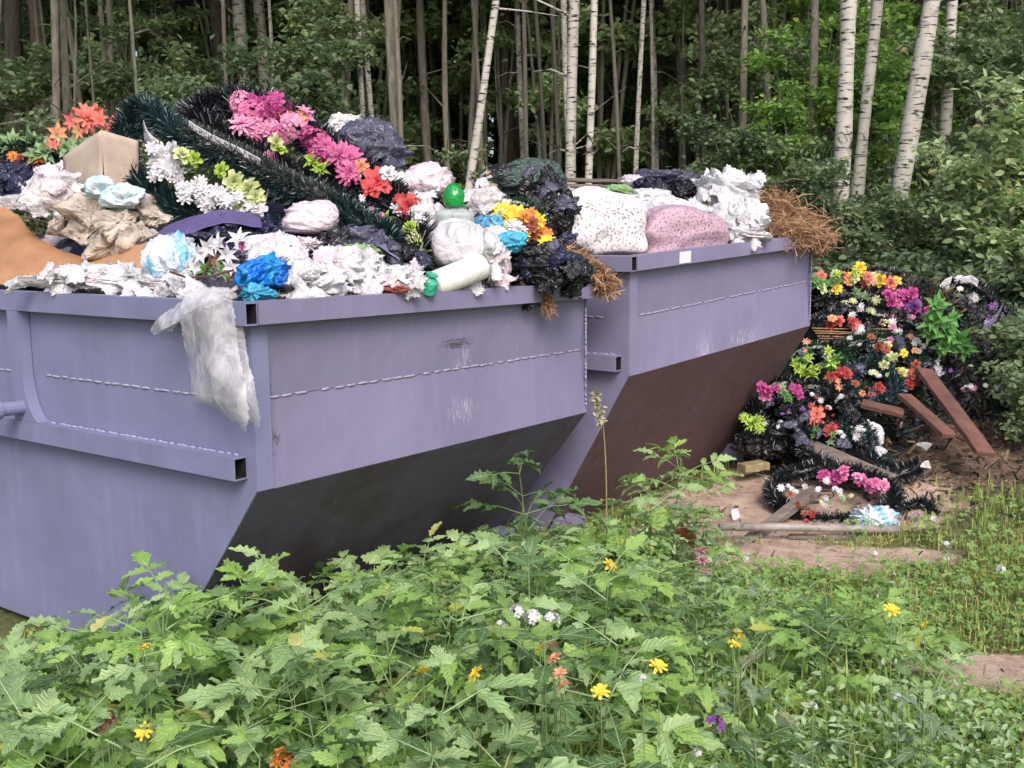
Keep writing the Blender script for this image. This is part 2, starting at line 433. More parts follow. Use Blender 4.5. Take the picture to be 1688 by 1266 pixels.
    weld(T(-0.001, 0.13, hw), T(-0.001, 1.19, hw), 20); weld(T(-0.001, 1.29, hw), T(-0.001, L - 1.1, hw), 18)
    weld(T(-0.01, 0.06, zc + ch + 0.001), T(-0.01, 1.1, zc + ch + 0.001), 30)
    weld(T(W - 0.012, -0.002, H - hp + 0.03), T(W - 0.012, -0.002, H - rh - 0.05), 22, 'corner_weld')
    # folded corner strip
    m = MB(); m.box(T(0.035, -0.003, H - hp / 2 - rh / 2), eu * 0.033, ev * 0.0025, ez * (hp - rh - 0.006) / 2)
    m.put('corner_strip', sidem, root)
    # skid feet
    for u in (0.09, W - 0.12):
        for v0, dr in ((s, -1), (L - s, 1)):
            m = MB(); m.box(T(u, v0 + dr * 0.075, 0.052), eu * 0.06, ev * 0.09, ez * 0.052); m.put('foot', sidem, root)
    return T, root
CP = lin(127, 122, 153)
wear1 = [(0.60, 0.83, 1.06, 0.13, 0.17, 0.035, False, (1.2, 1.2, 6)), (0.62, 0.86, 1.0, 0.08, 0.10, 0.09, True, (3, 3, 0.5)),
         (0.60, 0.84, 0.80, 0.14, 0.16, 0.10, True, (4, 4, 0.5)), (0.05, 0.06, 0.93, 0.06, 0.06, 0.22, False, (2, 2, 1))]
paint1 = paint('mauve_grey_paint_worn', CP, wear1)
paint1s = paint('mauve_grey_paint_side', lin(122, 123, 157), [])
paint2 = paint('mauve_grey_paint_dusty', lin(129, 124, 155), [(0.75, 0.95, 0.93, 0.3, 0.4, 0.1, True, (3, 3, 1)), (0.45, 0.6, 0.9, 0.2, 0.2, 0.2, True, (6, 6, 0.4))])
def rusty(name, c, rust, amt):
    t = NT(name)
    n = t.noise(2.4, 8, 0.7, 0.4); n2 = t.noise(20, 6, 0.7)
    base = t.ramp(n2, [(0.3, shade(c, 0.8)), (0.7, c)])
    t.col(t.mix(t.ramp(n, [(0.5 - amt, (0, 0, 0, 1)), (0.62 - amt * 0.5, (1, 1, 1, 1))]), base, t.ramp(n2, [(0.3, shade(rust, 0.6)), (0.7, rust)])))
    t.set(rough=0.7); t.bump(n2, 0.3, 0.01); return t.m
slope1 = rusty('grimy_dark_paint_underside', lin(82, 77, 96), lin(78, 68, 76), 0.03)  # grime, plus the slope's shade put into a darker base colour
slope2 = rusty('rusty_brown_with_underside_shade', lin(96, 80, 94), lin(98, 74, 76), 0.22)  # rust and dirt; the tone is also lowered to carry underside shade
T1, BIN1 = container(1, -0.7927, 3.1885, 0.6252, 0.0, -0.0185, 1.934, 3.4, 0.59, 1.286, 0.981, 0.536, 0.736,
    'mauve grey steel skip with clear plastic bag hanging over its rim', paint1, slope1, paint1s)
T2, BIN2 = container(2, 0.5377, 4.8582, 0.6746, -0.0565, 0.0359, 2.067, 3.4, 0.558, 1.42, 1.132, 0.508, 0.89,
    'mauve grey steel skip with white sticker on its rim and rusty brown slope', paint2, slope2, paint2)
m = MB(); m.box(T2(0.43, -0.0495, 1.42 - 0.035), (T2(1, 0, 0) - T2(0, 0, 0)) * 0.055, (T2(0, 1, 0) - T2(0, 0, 0)) * 0.0008, np.array([0, 0, 0.028]))
m.put('sticker', matte('white_sticker_paper', lin(232, 228, 232), lin(200, 196, 204), 30), BIN2)
def on_side1(x, y, off=0.06):
    """pixel -> point on the front container's long side, off metres proud of it"""
    o = Vector(T1(-off, 0, 0)); n = Vector(T1(1, 0, 0) - T1(0, 0, 0)); n.z = 0
    c = Vector((0, 0, CAMZ)); d = ray(x, y); return c + d * ((o - c).dot(n) / d.dot(n))
def on_end1(x, y, off=0.06, T=None):
    T = T or T1; o = Vector(T(0, -off, 0)); n = Vector(T(0, 1, 0) - T(0, 0, 0))
    c = Vector((0, 0, CAMZ)); d = ray(x, y); return c + d * ((o - c).dot(n) / d.dot(n))

# ------------------------------------------------------------------ forest
def barkmat(name, c1, c2, kind):
    t = NT(name)
    if kind == 'birch':
        base = t.ramp(t.noise(5, 5, 0.6), [(0.3, shade(c1, 0.78)), (0.7, c1)])
        d = t.ramp(t.noise(3.2, 5, 0.6, 0.4, stretch=(2.2, 2.2, 13)), [(0.55, (0, 0, 0, 1)), (0.62, (1, 1, 1, 1))])
        e = t.ramp(t.noise(1.6, 7, 0.75, 0.8, stretch=(2.5, 2.5, 2.6), off=(4, 4, 4)), [(0.56, (0, 0, 0, 1)), (0.66, (1, 1, 1, 1))])
        t.col(t.mix(t.math('MAXIMUM', d, e), base, c2)); t.bump(d, 0.5, 0.01)
    else:
        n = t.noise(7, 7, 0.7, 0.5, stretch=(3, 3, 0.6))
        t.col(t.ramp(n, [(0.32, c2), (0.68, c1)])); t.bump(n, 0.9, 0.03)
    t.set(rough=0.85, spec=0.2); return t.m
BARK = {'birch': barkmat('birch_bark_white_with_black_marks', lin(192, 187, 180), lin(40, 36, 34), 'birch'),
        'aspen': barkmat('aspen_bark_grey_tan', lin(148, 141, 130), lin(96, 92, 84), 'x'),
        'spruce': barkmat('spruce_bark_dark_brown', lin(108, 102, 96), lin(62, 58, 55), 'x'),
        'pine': barkmat('pine_bark_reddish', lin(122, 106, 96), lin(76, 66, 60), 'x'),
        'grey': barkmat('young_trunk_grey_green', lin(128, 128, 112), lin(80, 80, 70), 'x')}
TL = lambda n, a, b: leafmat(n, a, b)
LEAF = {'mid': leafmat('tree_leaf_mid_green', lin(130, 148, 116), lin(96, 120, 88), tr=0.35),
        'dark': leafmat('tree_leaf_dark_green', lin(104, 124, 98), lin(76, 98, 76), tr=0.3),
        'bright': leafmat('tree_leaf_bright_green', lin(136, 168, 96), lin(106, 142, 76), tr=0.4),
        'pale': leafmat('tree_leaf_pale_green', lin(172, 190, 150), lin(138, 164, 120), tr=0.35),
        'needle': leafmat('spruce_needle_dark', lin(76, 92, 70), lin(52, 68, 50), tr=0.1)}
# one leaf: folded, pointed, 6 vertices
LV = np.array([[0, 0, 0], [0.30, 0.35, 0.07], [0.22, 0.72, 0.05], [0, 1.0, -0.05], [-0.22, 0.72, 0.05], [-0.30, 0.35, 0.07]])
LF = [np.array([[0, 1, 2, 3], [0, 3, 4, 5]])]
def leaves(pos, size, rng, up=0.5, spread=1.0):
    n = len(pos); N = rng.normal(size=(n, 3)) * spread; N[:, 2] = np.abs(N[:, 2]) + up
    return scatter(LV, LF, frames(N, rng=rng), pos, size * rng.uniform(0.7, 1.3, n))
def crown_mesh(name, seed, kind, n=650, hgt=7.0, rad=2.4, size=0.3):
    rng = np.random.default_rng(seed)
    if kind in ('spruce', 'pine'):
        t = rng.uniform(0, 1, n) ** 0.8; r = rad * (1 - 0.75 * t) * np.sqrt(rng.uniform(0.02, 1, n)); a = rng.uniform(0, 6.28, n)
        pos = np.stack([r * np.cos(a), r * np.sin(a), t * hgt - 0.25 * r], 1); mat = LEAF['needle']
    else:
        c = rng.normal(size=(26, 3)) * [rad * 0.5, rad * 0.5, hgt * 0.24] + [0, 0, hgt * 0.5]
        pos = c[rng.integers(0, 26, n)] + rng.normal(size=(n, 3)) * 0.5; mat = LEAF['mid']
    V, FA = leaves(pos, size, rng); return mesh_np(name, V, FA, mat)
CROWN = {'birch': crown_mesh('birch_crown', 1, 'birch'), 'aspen': crown_mesh('aspen_crown', 2, 'aspen'), 'grey': crown_mesh('sapling_crown', 3, 'aspen', 1500, 3.0, 1.0, 0.09),
         'spruce': crown_mesh('spruce_crown', 4, 'spruce', 750, 9.0, 1.8, 0.3), 'pine': crown_mesh('pine_crown', 5, 'pine', 500, 5.0, 2.0, 0.3)}
def trunk_geo(p0, p1, r0, r1, seed, twigs=6, bend=0.1, segs=22, sides=12):
    rng = np.random.default_rng(seed); p0, p1 = np.array(p0, float), np.array(p1, float)
    t = np.linspace(0, 1, segs)[:, None]; Ln = np.linalg.norm(p1 - p0)
    pts = p0 + (p1 - p0) * t; w = Wave(seed)
    off = np.stack([w(np.c_[t * 5, t * 0, t * 0]), w(np.c_[t * 5, t * 0 + 3, t * 0]), 0 * t[:, 0]], 1) * bend * np.sin(np.pi * np.clip(t, 0, 1)) ** 0.7
    pts = pts + off
    rad = r0 + (r1 - r0) * t[:, 0] + r0 * 0.5 * np.exp(-t[:, 0] * Ln / 0.35) + r0 * 0.05 * rng.normal(size=segs)
    m = MB(); m.tube(pts, rad, sides, False)
    for i in range(twigs):
        k = rng.integers(1, segs - 4); a = rng.uniform(0, 6.28); ln = rng.uniform(0.3, 1.3)
        d = np.array([math.cos(a), math.sin(a), rng.uniform(-0.25, 0.6)])
        b = pts[k]; m.tube([b, b + d * ln * 0.5 + [0, 0, 0.04], b + d * ln + [0, 0, rng.uniform(-.15, .1)]], [rad[k] * 0.22 + 0.004, 0.008, 0.003], 5, False)
    return m.done()
TREE_LABEL = {
 'birch': 'white birch trunk with black bark marks in the forest', 'aspen': 'straight grey tan trunk of a young aspen in the forest',
 'spruce': 'dark brown spruce trunk standing in the dense forest', 'pine': 'reddish brown pine trunk standing in the dense forest',
 'grey': 'thin grey green sapling trunk in the forest understory'}
def tree(kind, x0, y0, x1, y1, wpx, D, label=None, group=None, hgt=13.0, seed=0, D1=None, bend=0.1):
    """trunk through two photo points (upper, lower) standing about D metres away"""
    a, b = np.array(P(x0, y0, D1 or D)), np.array(P(x1, y1, D))
    d = (a - b) / (a[2] - b[2])
    base = b + d * (0 - b[2]); base[2] = float(gz(base[0], base[1])) - 0.1
    base[:2] = (b + d * (base[2] - b[2]))[:2]
    d[:2] *= 1.0
    top = base + d * hgt
    r = wpx * D / F / 2
    o = thing(kind + '_tree', label or TREE_LABEL[kind], 'tree', tuple(base), group)
    V, FA = trunk_geo(base, top, r * 1.08, r * 0.35, seed, 8, bend)
    put('trunk', V, FA, BARK[kind], o, True)
    c = link('crown', CROWN[kind], o, tuple(top - base - np.array([0, 0, hgt * (0.42 if kind != 'grey' else 0.2)])), (0, 0, seed * 1.7))
    return o
TR = [  # kind, upper point, lower point, width, distance, label
 ('birch', 428, 0, 442, 160, 21, 14.0, 'bright white birch trunk rising behind the pink flower wreath'),
 ('aspen', 644, 0, 656, 260, 18, 12.5, 'grey tan trunk with dark scar rising behind the black bag on the heap'),
 ('aspen', 701, 0, 708, 270, 15, 13.0, 'slim grey tan trunk beside the scarred grey tan trunk'),
 ('birch', 818, 20, 773, 290, 14, 11.0, 'thin leaning white birch behind the green bottle'),
 ('birch', 948, 0, 946, 290, 18, 11.5, 'straight white birch trunk, greyer of the close pair behind the rear skip'),
 ('birch', 981, 0, 971, 290, 12.5, 11.2, 'slim bright white birch trunk, thinner of the close pair behind the rear skip'),
 ('birch', 1390, 0, 1377, 330, 28, 10.5, 'thick upright birch trunk with black bark marks by the straw heap'),
 ('birch', 1441, 0, 1411, 350, 21, 10.8, 'slightly leaning birch beside the thick upright birch'),
 ('birch', 1542, 0, 1478, 350, 31, 10.2, 'thickest leaning birch trunk with black forks near the pale bush'),
 ('birch', 1582, 0, 1568, 170, 20, 12.0, 'grey shaded birch trunk behind the thickest leaning birch'),
 ('spruce', 1556, 0, 1540, 220, 26, 13.0, 'dark trunk squeezed between the thickest leaning birch and the shaded birch'),
 ('spruce', 1098, 0, 1092, 280, 21, 14.0, 'thick dark trunk behind the dark bag of the rear skip'),
 ('pine', 1032, 0, 1022, 280, 19, 16.0, None), ('pine', 1185, 0, 1178, 280, 25, 14.0, 'broad reddish pine trunk behind the white bags of the rear skip'),
 ('aspen', 1227, 0, 1221, 275, 13, 12.5, 'slim grey trunk just beside the broad reddish pine'),
 ('spruce', 1240, 0, 1236, 200, 17, 17.0, None),
 ('grey', 821, 0, 822, 270, 8, 13.0, None), ('grey', 838, 200, 846, 270, 6, 13.0, None), ('spruce', 742, 0, 745, 270, 15, 17.0, None),
 ('spruce', 32, 0, 30, 230, 30, 13.5, 'thick dark trunk behind the dark blue bag of the front skip'), ('aspen', 80, 0, 83, 210, 14, 11.5, 'pale grey trunk behind the coral flowers'),
 ('grey', 10, 20, 4, 250, 9, 10.0, None), ('grey', 99, 60, 102, 200, 6, 11.0, None), ('grey', 141, 60, 140, 190, 6, 12.0, None),
 ('grey', 212, 0, 219, 210, 8, 8.8, 'bare thin sapling stem beside the grey cardboard box'), ('spruce', 150, 0, 160, 200, 18, 19.0, None),
 ('aspen', 369, 0, 372, 180, 11, 15.0, None), ('spruce', 330, 0, 335, 200, 16, 18.0, None), ('spruce', 600, 0, 608, 260, 14, 17.0, None),
 ('pine', 625, 0, 628, 260, 10, 17.0, None), ('spruce', 875, 0, 872, 270, 16, 19.0, None), ('spruce', 905, 0, 902, 270, 13, 21.0, None),
 ('spruce', 1065, 0, 1060, 270, 15, 20.0, None), ('spruce', 1130, 0, 1127, 270, 15, 19.0, None), ('pine', 1150, 0, 1148, 270, 12, 22.0, None),
 ('spruce', 1620, 0, 1610, 220, 24, 14.5, None), ('aspen', 1000, 0, 1003, 270, 11, 18.0, None), ('spruce', 1295, 0, 1300, 250, 13, 20.0, None),
 ('spruce', 1650, 0, 1655, 220, 16, 16.0, None), ('spruce', 520, 0, 522, 200, 13, 19.0, None)]
TRS = [(k, a, b, c, d, w, D * 1.25 if D > 12.9 else D, l) for k, a, b, c, d, w, D, l in TR]
for i, (k, a, b, c, d, w, D, l) in enumerate(TRS):
    tree(k, a, b, c, d, w, D, l, {'birch': 'birch trunks at the forest edge', 'aspen': 'grey trunks in the forest', 'spruce': 'dark trunks in the forest', 'pine': 'pine trunks in the forest', 'grey': 'thin saplings in the forest'}[k], 13 if k != 'grey' else 6, 100 + i, None, 0.2)
# deeper rows: copies of a few trunks
PRO = {}
for k in ('spruce', 'pine', 'aspen', 'birch'):
    PRO[k] = [mesh_np(k + '_trunk', *trunk_geo((0, 0, -0.2), (0.25 * math.sin(q * 2.1), 0.2 * math.cos(q * 3), 15), 0.11, 0.04, 40 + q, 18, 0.45, 18, 9), BARK[k], True) for q in range(3)]
rr = random.Random(3); spots = []
while len(spots) < 230:
    D = 17 + 27 * rr.random() ** 1.2; x = rr.uniform(-0.72, 0.72) * D
    if all((x - a) ** 2 + (D - b) ** 2 > 0.8 for a, b in spots): spots.append((x, D))
for i, (x, D) in enumerate(spots):
    k = rr.choices(['spruce', 'pine', 'aspen', 'birch'], [6, 3, 2, 1])[0]; sc = rr.uniform(0.8, 1.35)
    o = thing(k + '_tree', {'spruce': 'dark slender spruce trunk deep in the forest', 'pine': 'reddish slender pine trunk deep in the forest', 'aspen': 'grey slender trunk deep in the forest', 'birch': 'small white birch trunk deep in the forest'}[k], 'tree',
              (x, D, float(gz(x, D))), 'trees deep in the forest')
    link('trunk', PRO[k][i % 3], o, (0, 0, 0), (0, 0, rr.uniform(0, 6.28)), sc)
    link('crown', CROWN[k], o, (0, 0, 8.0 * sc), (0, 0, rr.uniform(0, 6.28)), sc * 1.1)
rr = random.Random(5)
for i in range(150):
    D = rr.uniform(11.5, 26); x = rr.uniform(-0.62, 0.62) * D; k = rr.choice(['aspen', 'aspen', 'birch', 'spruce']); sc = rr.uniform(0.25, 0.5)
    o = thing(k + '_sapling', {'aspen': 'very thin pale grey trunk among the forest trees', 'birch': 'very thin whitish birch stem among the forest trees', 'spruce': 'very thin dark stem among the forest trees'}[k], 'tree', (x, D, float(gz(x, D))), 'thin stems among the forest trees')
    link('trunk', PRO[k][i % 3], o, (0, 0, 0), (rr.gauss(0, 0.03), rr.gauss(0, 0.03), rr.uniform(0, 6.28)), (sc, sc, 0.7))
    link('crown', CROWN['grey'], o, (0, 0, 6.0), (0, 0, rr.uniform(0, 6.28)), 1.0)
# far closing wood
rng = np.random.default_rng(11); m = MB()
for i in range(420):
    D = rng.uniform(46, 70); x = rng.uniform(-0.85, 0.85) * D; r = rng.uniform(0.1, 0.2)
    m.tube([(x, D, 0.3), (x + rng.normal() * 0.3, D, 18)], [r, r * 0.5], 6, False)
V, FA = m.done(); 
n = 26000; D = rng.uniform(44, 72, n); pos = np.stack([rng.uniform(-0.85, 0.85, n) * D, D, 0.5 + 22 * rng.uniform(0, 1, n) ** 1.1], 1)
V2, FA2 = leaves(pos, 0.75, rng)
k = len(V); fa = FA + [f + k for f in FA2]
tag(put('distant_forest', np.concatenate([V, V2]), fa, [BARK['spruce'], LEAF['pale']], None, False, np.concatenate([np.zeros(sum(len(f) for f in FA)), np.ones(sum(len(f) for f in FA2))])),
    'dark mass of far trunks and foliage closing the forest', 'forest', kind='stuff')

# understory: leafy shrubs
def shrub_mesh(seed, hgt, wid, nst, n, size, mat, low=0.15):
    rng = np.random.default_rng(seed); m = MB(); tips = []
    for s_ in range(nst):
        a = rng.uniform(0, 6.28); b = np.array([rng.normal() * 0.06, rng.normal() * 0.06, -0.05]); e = np.array([math.cos(a) * wid * rng.uniform(0.1, 0.6), math.sin(a) * wid * rng.uniform(0.1, 0.6), hgt * rng.uniform(0.75, 1)])
        pts = spline([b, b * 0.5 + e * 0.5 + np.array([0, 0, 0.1 * hgt]), e], 8); m.tube(pts, np.linspace(0.006 * hgt + 0.003, 0.003, 8), 5, False)
        for q in range(9):
            k = rng.integers(1, 8); t0 = pts[k]; a2 = rng.uniform(0, 6.28); ln = wid * rng.uniform(0.2, 0.55) * (1.1 - 0.5 * k / 7)
            d = np.array([math.cos(a2), math.sin(a2), rng.uniform(-0.2, 0.45)]); tp = t0 + d * ln
            if t0[2] < low * hgt: continue
            m.tube([t0, t0 + d * ln * 0.5 + [0, 0, 0.03], tp], [0.006, 0.004, 0.002], 4, False)
            for u in np.linspace(0.25, 1, 6): tips.append(t0 + d * ln * u + [0, 0, 0.03 * math.sin(u * 3)])
    V, FA = m.done(); tips = np.array(tips)
    pos = tips[rng.integers(0, len(tips), n)] + rng.normal(size=(n, 3)) * [0.07, 0.07, 0.05] * (0.6 + 0.3 * wid)
    V2, FA2 = leaves(pos, size, rng, 0.6, 0.8)
    sa = mesh_np('shrub_stems', V, FA, BARK['grey'], True); sb = mesh_np('shrub_foliage', V2, FA2, mat)
    return sa, sb
SH = {}
for q, (nm, h, w, ns, n, sz, mt) in enumerate([('mid', 3.4, 1.3, 5, 4200, 0.075, 'mid'), ('mid2', 2.6, 1.1, 5, 3400, 0.07, 'mid'), ('dark', 2.6, 1.3, 6, 4200, 0.07, 'dark'), ('bright', 3.6, 1.4, 6, 5200, 0.075, 'bright'),
                                          ('pale', 2.0, 1.2, 6, 4200, 0.065, 'pale'), ('low', 0.9, 0.75, 8, 2600, 0.06, 'dark'), ('lowm', 0.8, 0.7, 8, 2200, 0.065, 'mid'), ('tall', 5.5, 1.5, 4, 4600, 0.085, 'mid'), ('tallp', 6.0, 1.7, 4, 4200, 0.09, 'pale'), ('tallb', 6.0, 1.6, 4, 4200, 0.09, 'bright')]):
    SH[nm] = shrub_mesh(60 + q, h, w, ns, n, sz, LEAF[mt])
SHL = {'mid': ('medium green leafy sapling in the forest understory', 'green saplings in the understory'), 'mid2': ('medium green leafy sapling in the forest understory', 'green saplings in the understory'),
       'dark': ('dark green leafy bush in the forest understory', 'dark bushes in the understory'), 'bright': ('bright green leafy tall bush among the birches', 'bright bushes among the birches'),
       'pale': ('pale green arching bush right of the birches', 'pale bushes by the birches'), 'low': ('low dark leafy bush at the forest edge', 'low bushes at the forest edge'),
       'lowm': ('low medium green leafy bush at the forest edge', 'low green bushes at the forest edge'), 'tall': ('tall thin leafy young tree in the forest', 'young leafy trees in the forest'), 'tallp': ('tall pale green young tree between the forest trunks', 'pale young trees in the forest'), 'tallb': ('tall bright green young tree between the forest trunks', 'bright young trees in the forest')}
rr = random.Random(9)
def shrub(kind, x, D, sc=1.0, label=None):
    X = (x - CX) / F * D * 1.0 if x is not None else 0
    X = P(x, 500, D).x
    o = thing('leafy_shrub', label or SHL[kind][0], 'bush', (X, D, float(gz(X, D))), SHL[kind][1])
    a = rr.uniform(0, 6.28)
    link('stems', SH[kind][0], o, (0, 0, 0), (0, 0, a), sc); tag(link('foliage', SH[kind][1], o, (0, 0, 0), (0, 0, a), sc))
    return o
for kind, x, D, sc in [('mid', 60, 14, 1.1), ('mid2', 150, 12, 1.0), ('mid', 200, 13, 1.15), ('mid', 270, 11.5, 1.0), ('dark', 320, 12.5, 1.1), ('mid', 100, 18, 1.4), ('mid', 290, 17, 1.3), ('tall', 240, 16, 1.0), ('tall', 40, 19, 1.0),
    ('mid2', 20, 12, 1.0), ('mid2', 400, 13.5, 1.0), ('dark', 480, 12.5, 1.2), ('dark', 540, 11.5, 1.25), ('mid', 570, 14, 1.25), ('mid2', 610, 16, 1.3), ('tall', 560, 18, 1.0), 
    ('mid2', 800, 12.5, 0.85), ('mid2', 910, 13, 0.8), ('bright', 1068, 19, 1.4), ('mid', 1200, 13.5, 1.2), ('dark', 1250, 11.5, 1.0),
    ('mid2', 1290, 10.5, 0.85), ('bright', 1310, 12.5, 1.1), ('bright', 1345, 14, 1.3), ('mid', 1280, 13, 1.1), ('dark', 1340, 10.2, 0.8), ('bright', 1420, 14, 1.25), ('bright', 1500, 15, 1.3), ('mid', 1470, 12.5, 1.1), ('bright', 1380, 17, 1.4),
    ('mid2', 1440, 11.2, 0.75), ('mid', 1560, 13, 1.1), ('mid', 1650, 13, 1.2), ('bright', 1700, 15, 1.4), ('pale', 1590, 9.4, 0.85), ('pale', 1665, 9.2, 1.0), ('pale', 1720, 9.8, 1.1), ('mid2', 1560, 10.5, 0.8), ('dark', 1640, 10.5, 0.9), ('mid', 1760, 11, 1.1),
    ('low', 1400, 9.2, 1.2), ('low', 1460, 9.0, 1.3), ('low', 1520, 9.2, 1.3), ('low', 1580, 9.2, 1.3), ('low', 1640, 8.9, 1.2), ('low', 1720, 8.6, 1.2), ('lowm', 1380, 9.6, 1.3), ('lowm', 1740, 7.9, 1.0), ('lowm', 1730, 6.9, 0.7), ('low', 1740, 7.2, 0.8),
    ('lowm', 1350, 9.0, 1.2), ('low', 1310, 10, 1.3), ('lowm', 1490, 9.6, 1.4), ('lowm', 1620, 9.3, 1.3), ('lowm', 1740, 6.3, 0.8), ('lowm', 1700, 6.0, 0.55), ('low', 1780, 8, 1.4),
    ('pale', 1650, 8.9, 1.05), ('pale', 1720, 8.7, 1.25), ('mid2', 1425, 9.6, 0.75), ('mid2', 1500, 9.5, 0.7), ('bright', 1455, 11.5, 0.9), ('tall', 1720, 9.6, 0.8), ('bright', 1330, 11.2, 0.8), ('mid', 1690, 11.5, 1.1), ('low', 700, 11, 1.2), ('low', 820, 11, 1.2), ('lowm', 600, 11, 1.2), ('low', 1040, 11.5, 1.3), ('lowm', 1150, 11.5, 1.3), ('low', 1210, 11, 1.4), ('dark', -60, 12, 1.0), ('mid', -120, 14, 1.2), ('lowm', 40, 11, 1.2), ('low', 130, 11, 1.2)]:
    shrub(kind, x, D, sc)
for i in range(80):
    D = rr.uniform(15, 40); shrub(rr.choice(['tall', 'tallp', 'tallb', 'tallp']), rr.uniform(-100, 1300), D, rr.uniform(0.9, 1.5))
for i in range(26):
    D = rr.uniform(18, 30); shrub('tallp', rr.uniform(450, 1250), D, rr.uniform(1.0, 1.5))
for i in range(36):
    D = rr.uniform(17, 38); shrub(rr.choice(['mid', 'dark', 'mid2', 'tall', 'mid', 'bright']), rr.uniform(-150, 1850), D, rr.uniform(1.0, 1.7))

# ------------------------------------------------------------------ rubbish: builders
def ico(sub):
    import bmesh
    b = bmesh.new(); bmesh.ops.create_icosphere(b, subdivisions=sub, radius=1.0)
    V = np.array([v.co[:] for v in b.verts]); Fc = np.array([[v.index for v in f.verts] for f in b.faces]); b.free(); return V, Fc
ICO = {k: ico(k) for k in (3, 4, 5)}
CAMP = np.array([0, 0, CAMZ])
def cells(p, seed, n, scale=1.0):
    """distance to the nearest of n random points: ridged crumple cells"""
    rng = np.random.default_rng(seed); q = rng.normal(size=(n, 3)); q /= np.linalg.norm(q, axis=1)[:, None]; q *= rng.uniform(0.8, 1.1, (n, 1)) * scale
    d = np.full(len(p), 9.0)
    for k in range(n): d = np.minimum(d, ((p - q[k]) ** 2).sum(1))
    return np.sqrt(d)
def blob(c, dims, seed, crump=0.2, sub=4, knot=0.0, rotz=0.0, tilt=(0, 0), lump=0.22, freq=1.0, fw=1.0):
    sub = max(sub, 5) if crump > 0.1 else sub
    V, Fc = ICO[sub]; V = V.copy(); rng = np.random.default_rng(seed); w1, w2 = Wave(seed), Wave(seed + 1)
    warp = V + 0.22 * np.stack([Wave(seed + 4 + k)(V * 3.0) for k in range(3)], 1)
    an = rots(1, rng)[0]; st = warp @ an.T; st = st * [1.0, 1.0, 0.55]
    st /= 1.0
    ax_ = rng.normal(size=3) * [1, 1, 0.5] + [0, -0.5, 0.8]; ax_ /= np.linalg.norm(ax_); fr = frames(ax_[None], rng=rng)[0]; q = V @ fr
    ph = np.arctan2(q[:, 1], q[:, 0]); th = np.arccos(np.clip(q[:, 2], -1, 1)); env = np.sin(th) ** 0.6 * (0.35 + 0.65 * np.clip(1.6 - th, 0, 1))
    rid = lambda n, a, w: 0.45 - np.abs(np.sin(0.5 * n * (ph + a * w + 0.25 * np.sin(2.5 * th))))
    fold = env * (1.0 * rid(9, 0.45, w1(V * 2.2)) + 0.8 * rid(17, 0.35, w2(V * 3.1)) + 0.45 * rid(37, 0.25, w1(V * 5)))
    f = 1 + lump * 1.2 * w1(V * 2.0 * freq) + crump * (1.5 * fw * fold + (1.6 + 1.2 * (1 - fw)) * (cells(st, seed, 26, 0.85) - 0.35) + 1.3 * (cells(st + 0.05 * w2(V * 9)[:, None], seed + 9, 110, 0.85) - 0.2) + 1.0 * (cells(warp, seed + 17, 380) - 0.1))
    tip = np.clip(1 - th / 0.28, 0, 1); f = f + (0.35 * fw if crump > 0.12 else 0.0) * tip * (0.6 + 0.5 * np.sin(ph * 5 + seed))
    V = V * f[:, None]
    V[:, 2] = np.where(V[:, 2] < -0.55, -0.55 + (V[:, 2] + 0.55) * 0.35, V[:, 2])
    if knot:
        z = V[:, 2]; k = np.clip((z - 0.5) / 0.5, 0, 1); ph = np.arctan2(V[:, 1], V[:, 0])
        V[:, :2] *= (1 - 0.8 * k ** 0.7)[:, None] * (1 + 0.12 * k * np.sin(ph * 11))[:, None]; V[:, 2] += knot * k ** 1.5
        k2 = np.clip((z - 0.9) / 0.15, 0, 1); V[:, :2] *= (1 + 2.5 * k2 * (1 + 0.4 * np.sin(ph * 5)))[:, None]
    V = V * np.asarray(dims, float)
    M = np.array((Matrix.Rotation(rotz, 3, 'Z') @ Matrix.Rotation(tilt[0], 3, 'X') @ Matrix.Rotation(tilt[1], 3, 'Y')))
    return V @ M.T + np.asarray(c, float), Fc
_bs = [500]
def bag(name, label, cat, x, y, D, w, h, mat, dep=0.9, crump=0.2, knot=0.0, rotz=None, tilt=(0, 0), sub=4, group=None, lump=0.22, parent=None, freq=1.0):
    _bs[0] += 7
    s = D / F / 2; c = P(x, y, D)
    V, Fc = blob(c, (w * s, w * s * dep, h * s), _bs[0], crump, sub, knot, 0.0 if rotz is None else rotz, tilt, lump, freq)
    return tag(put(name, V, Fc, mat, parent, True), label, cat, group)
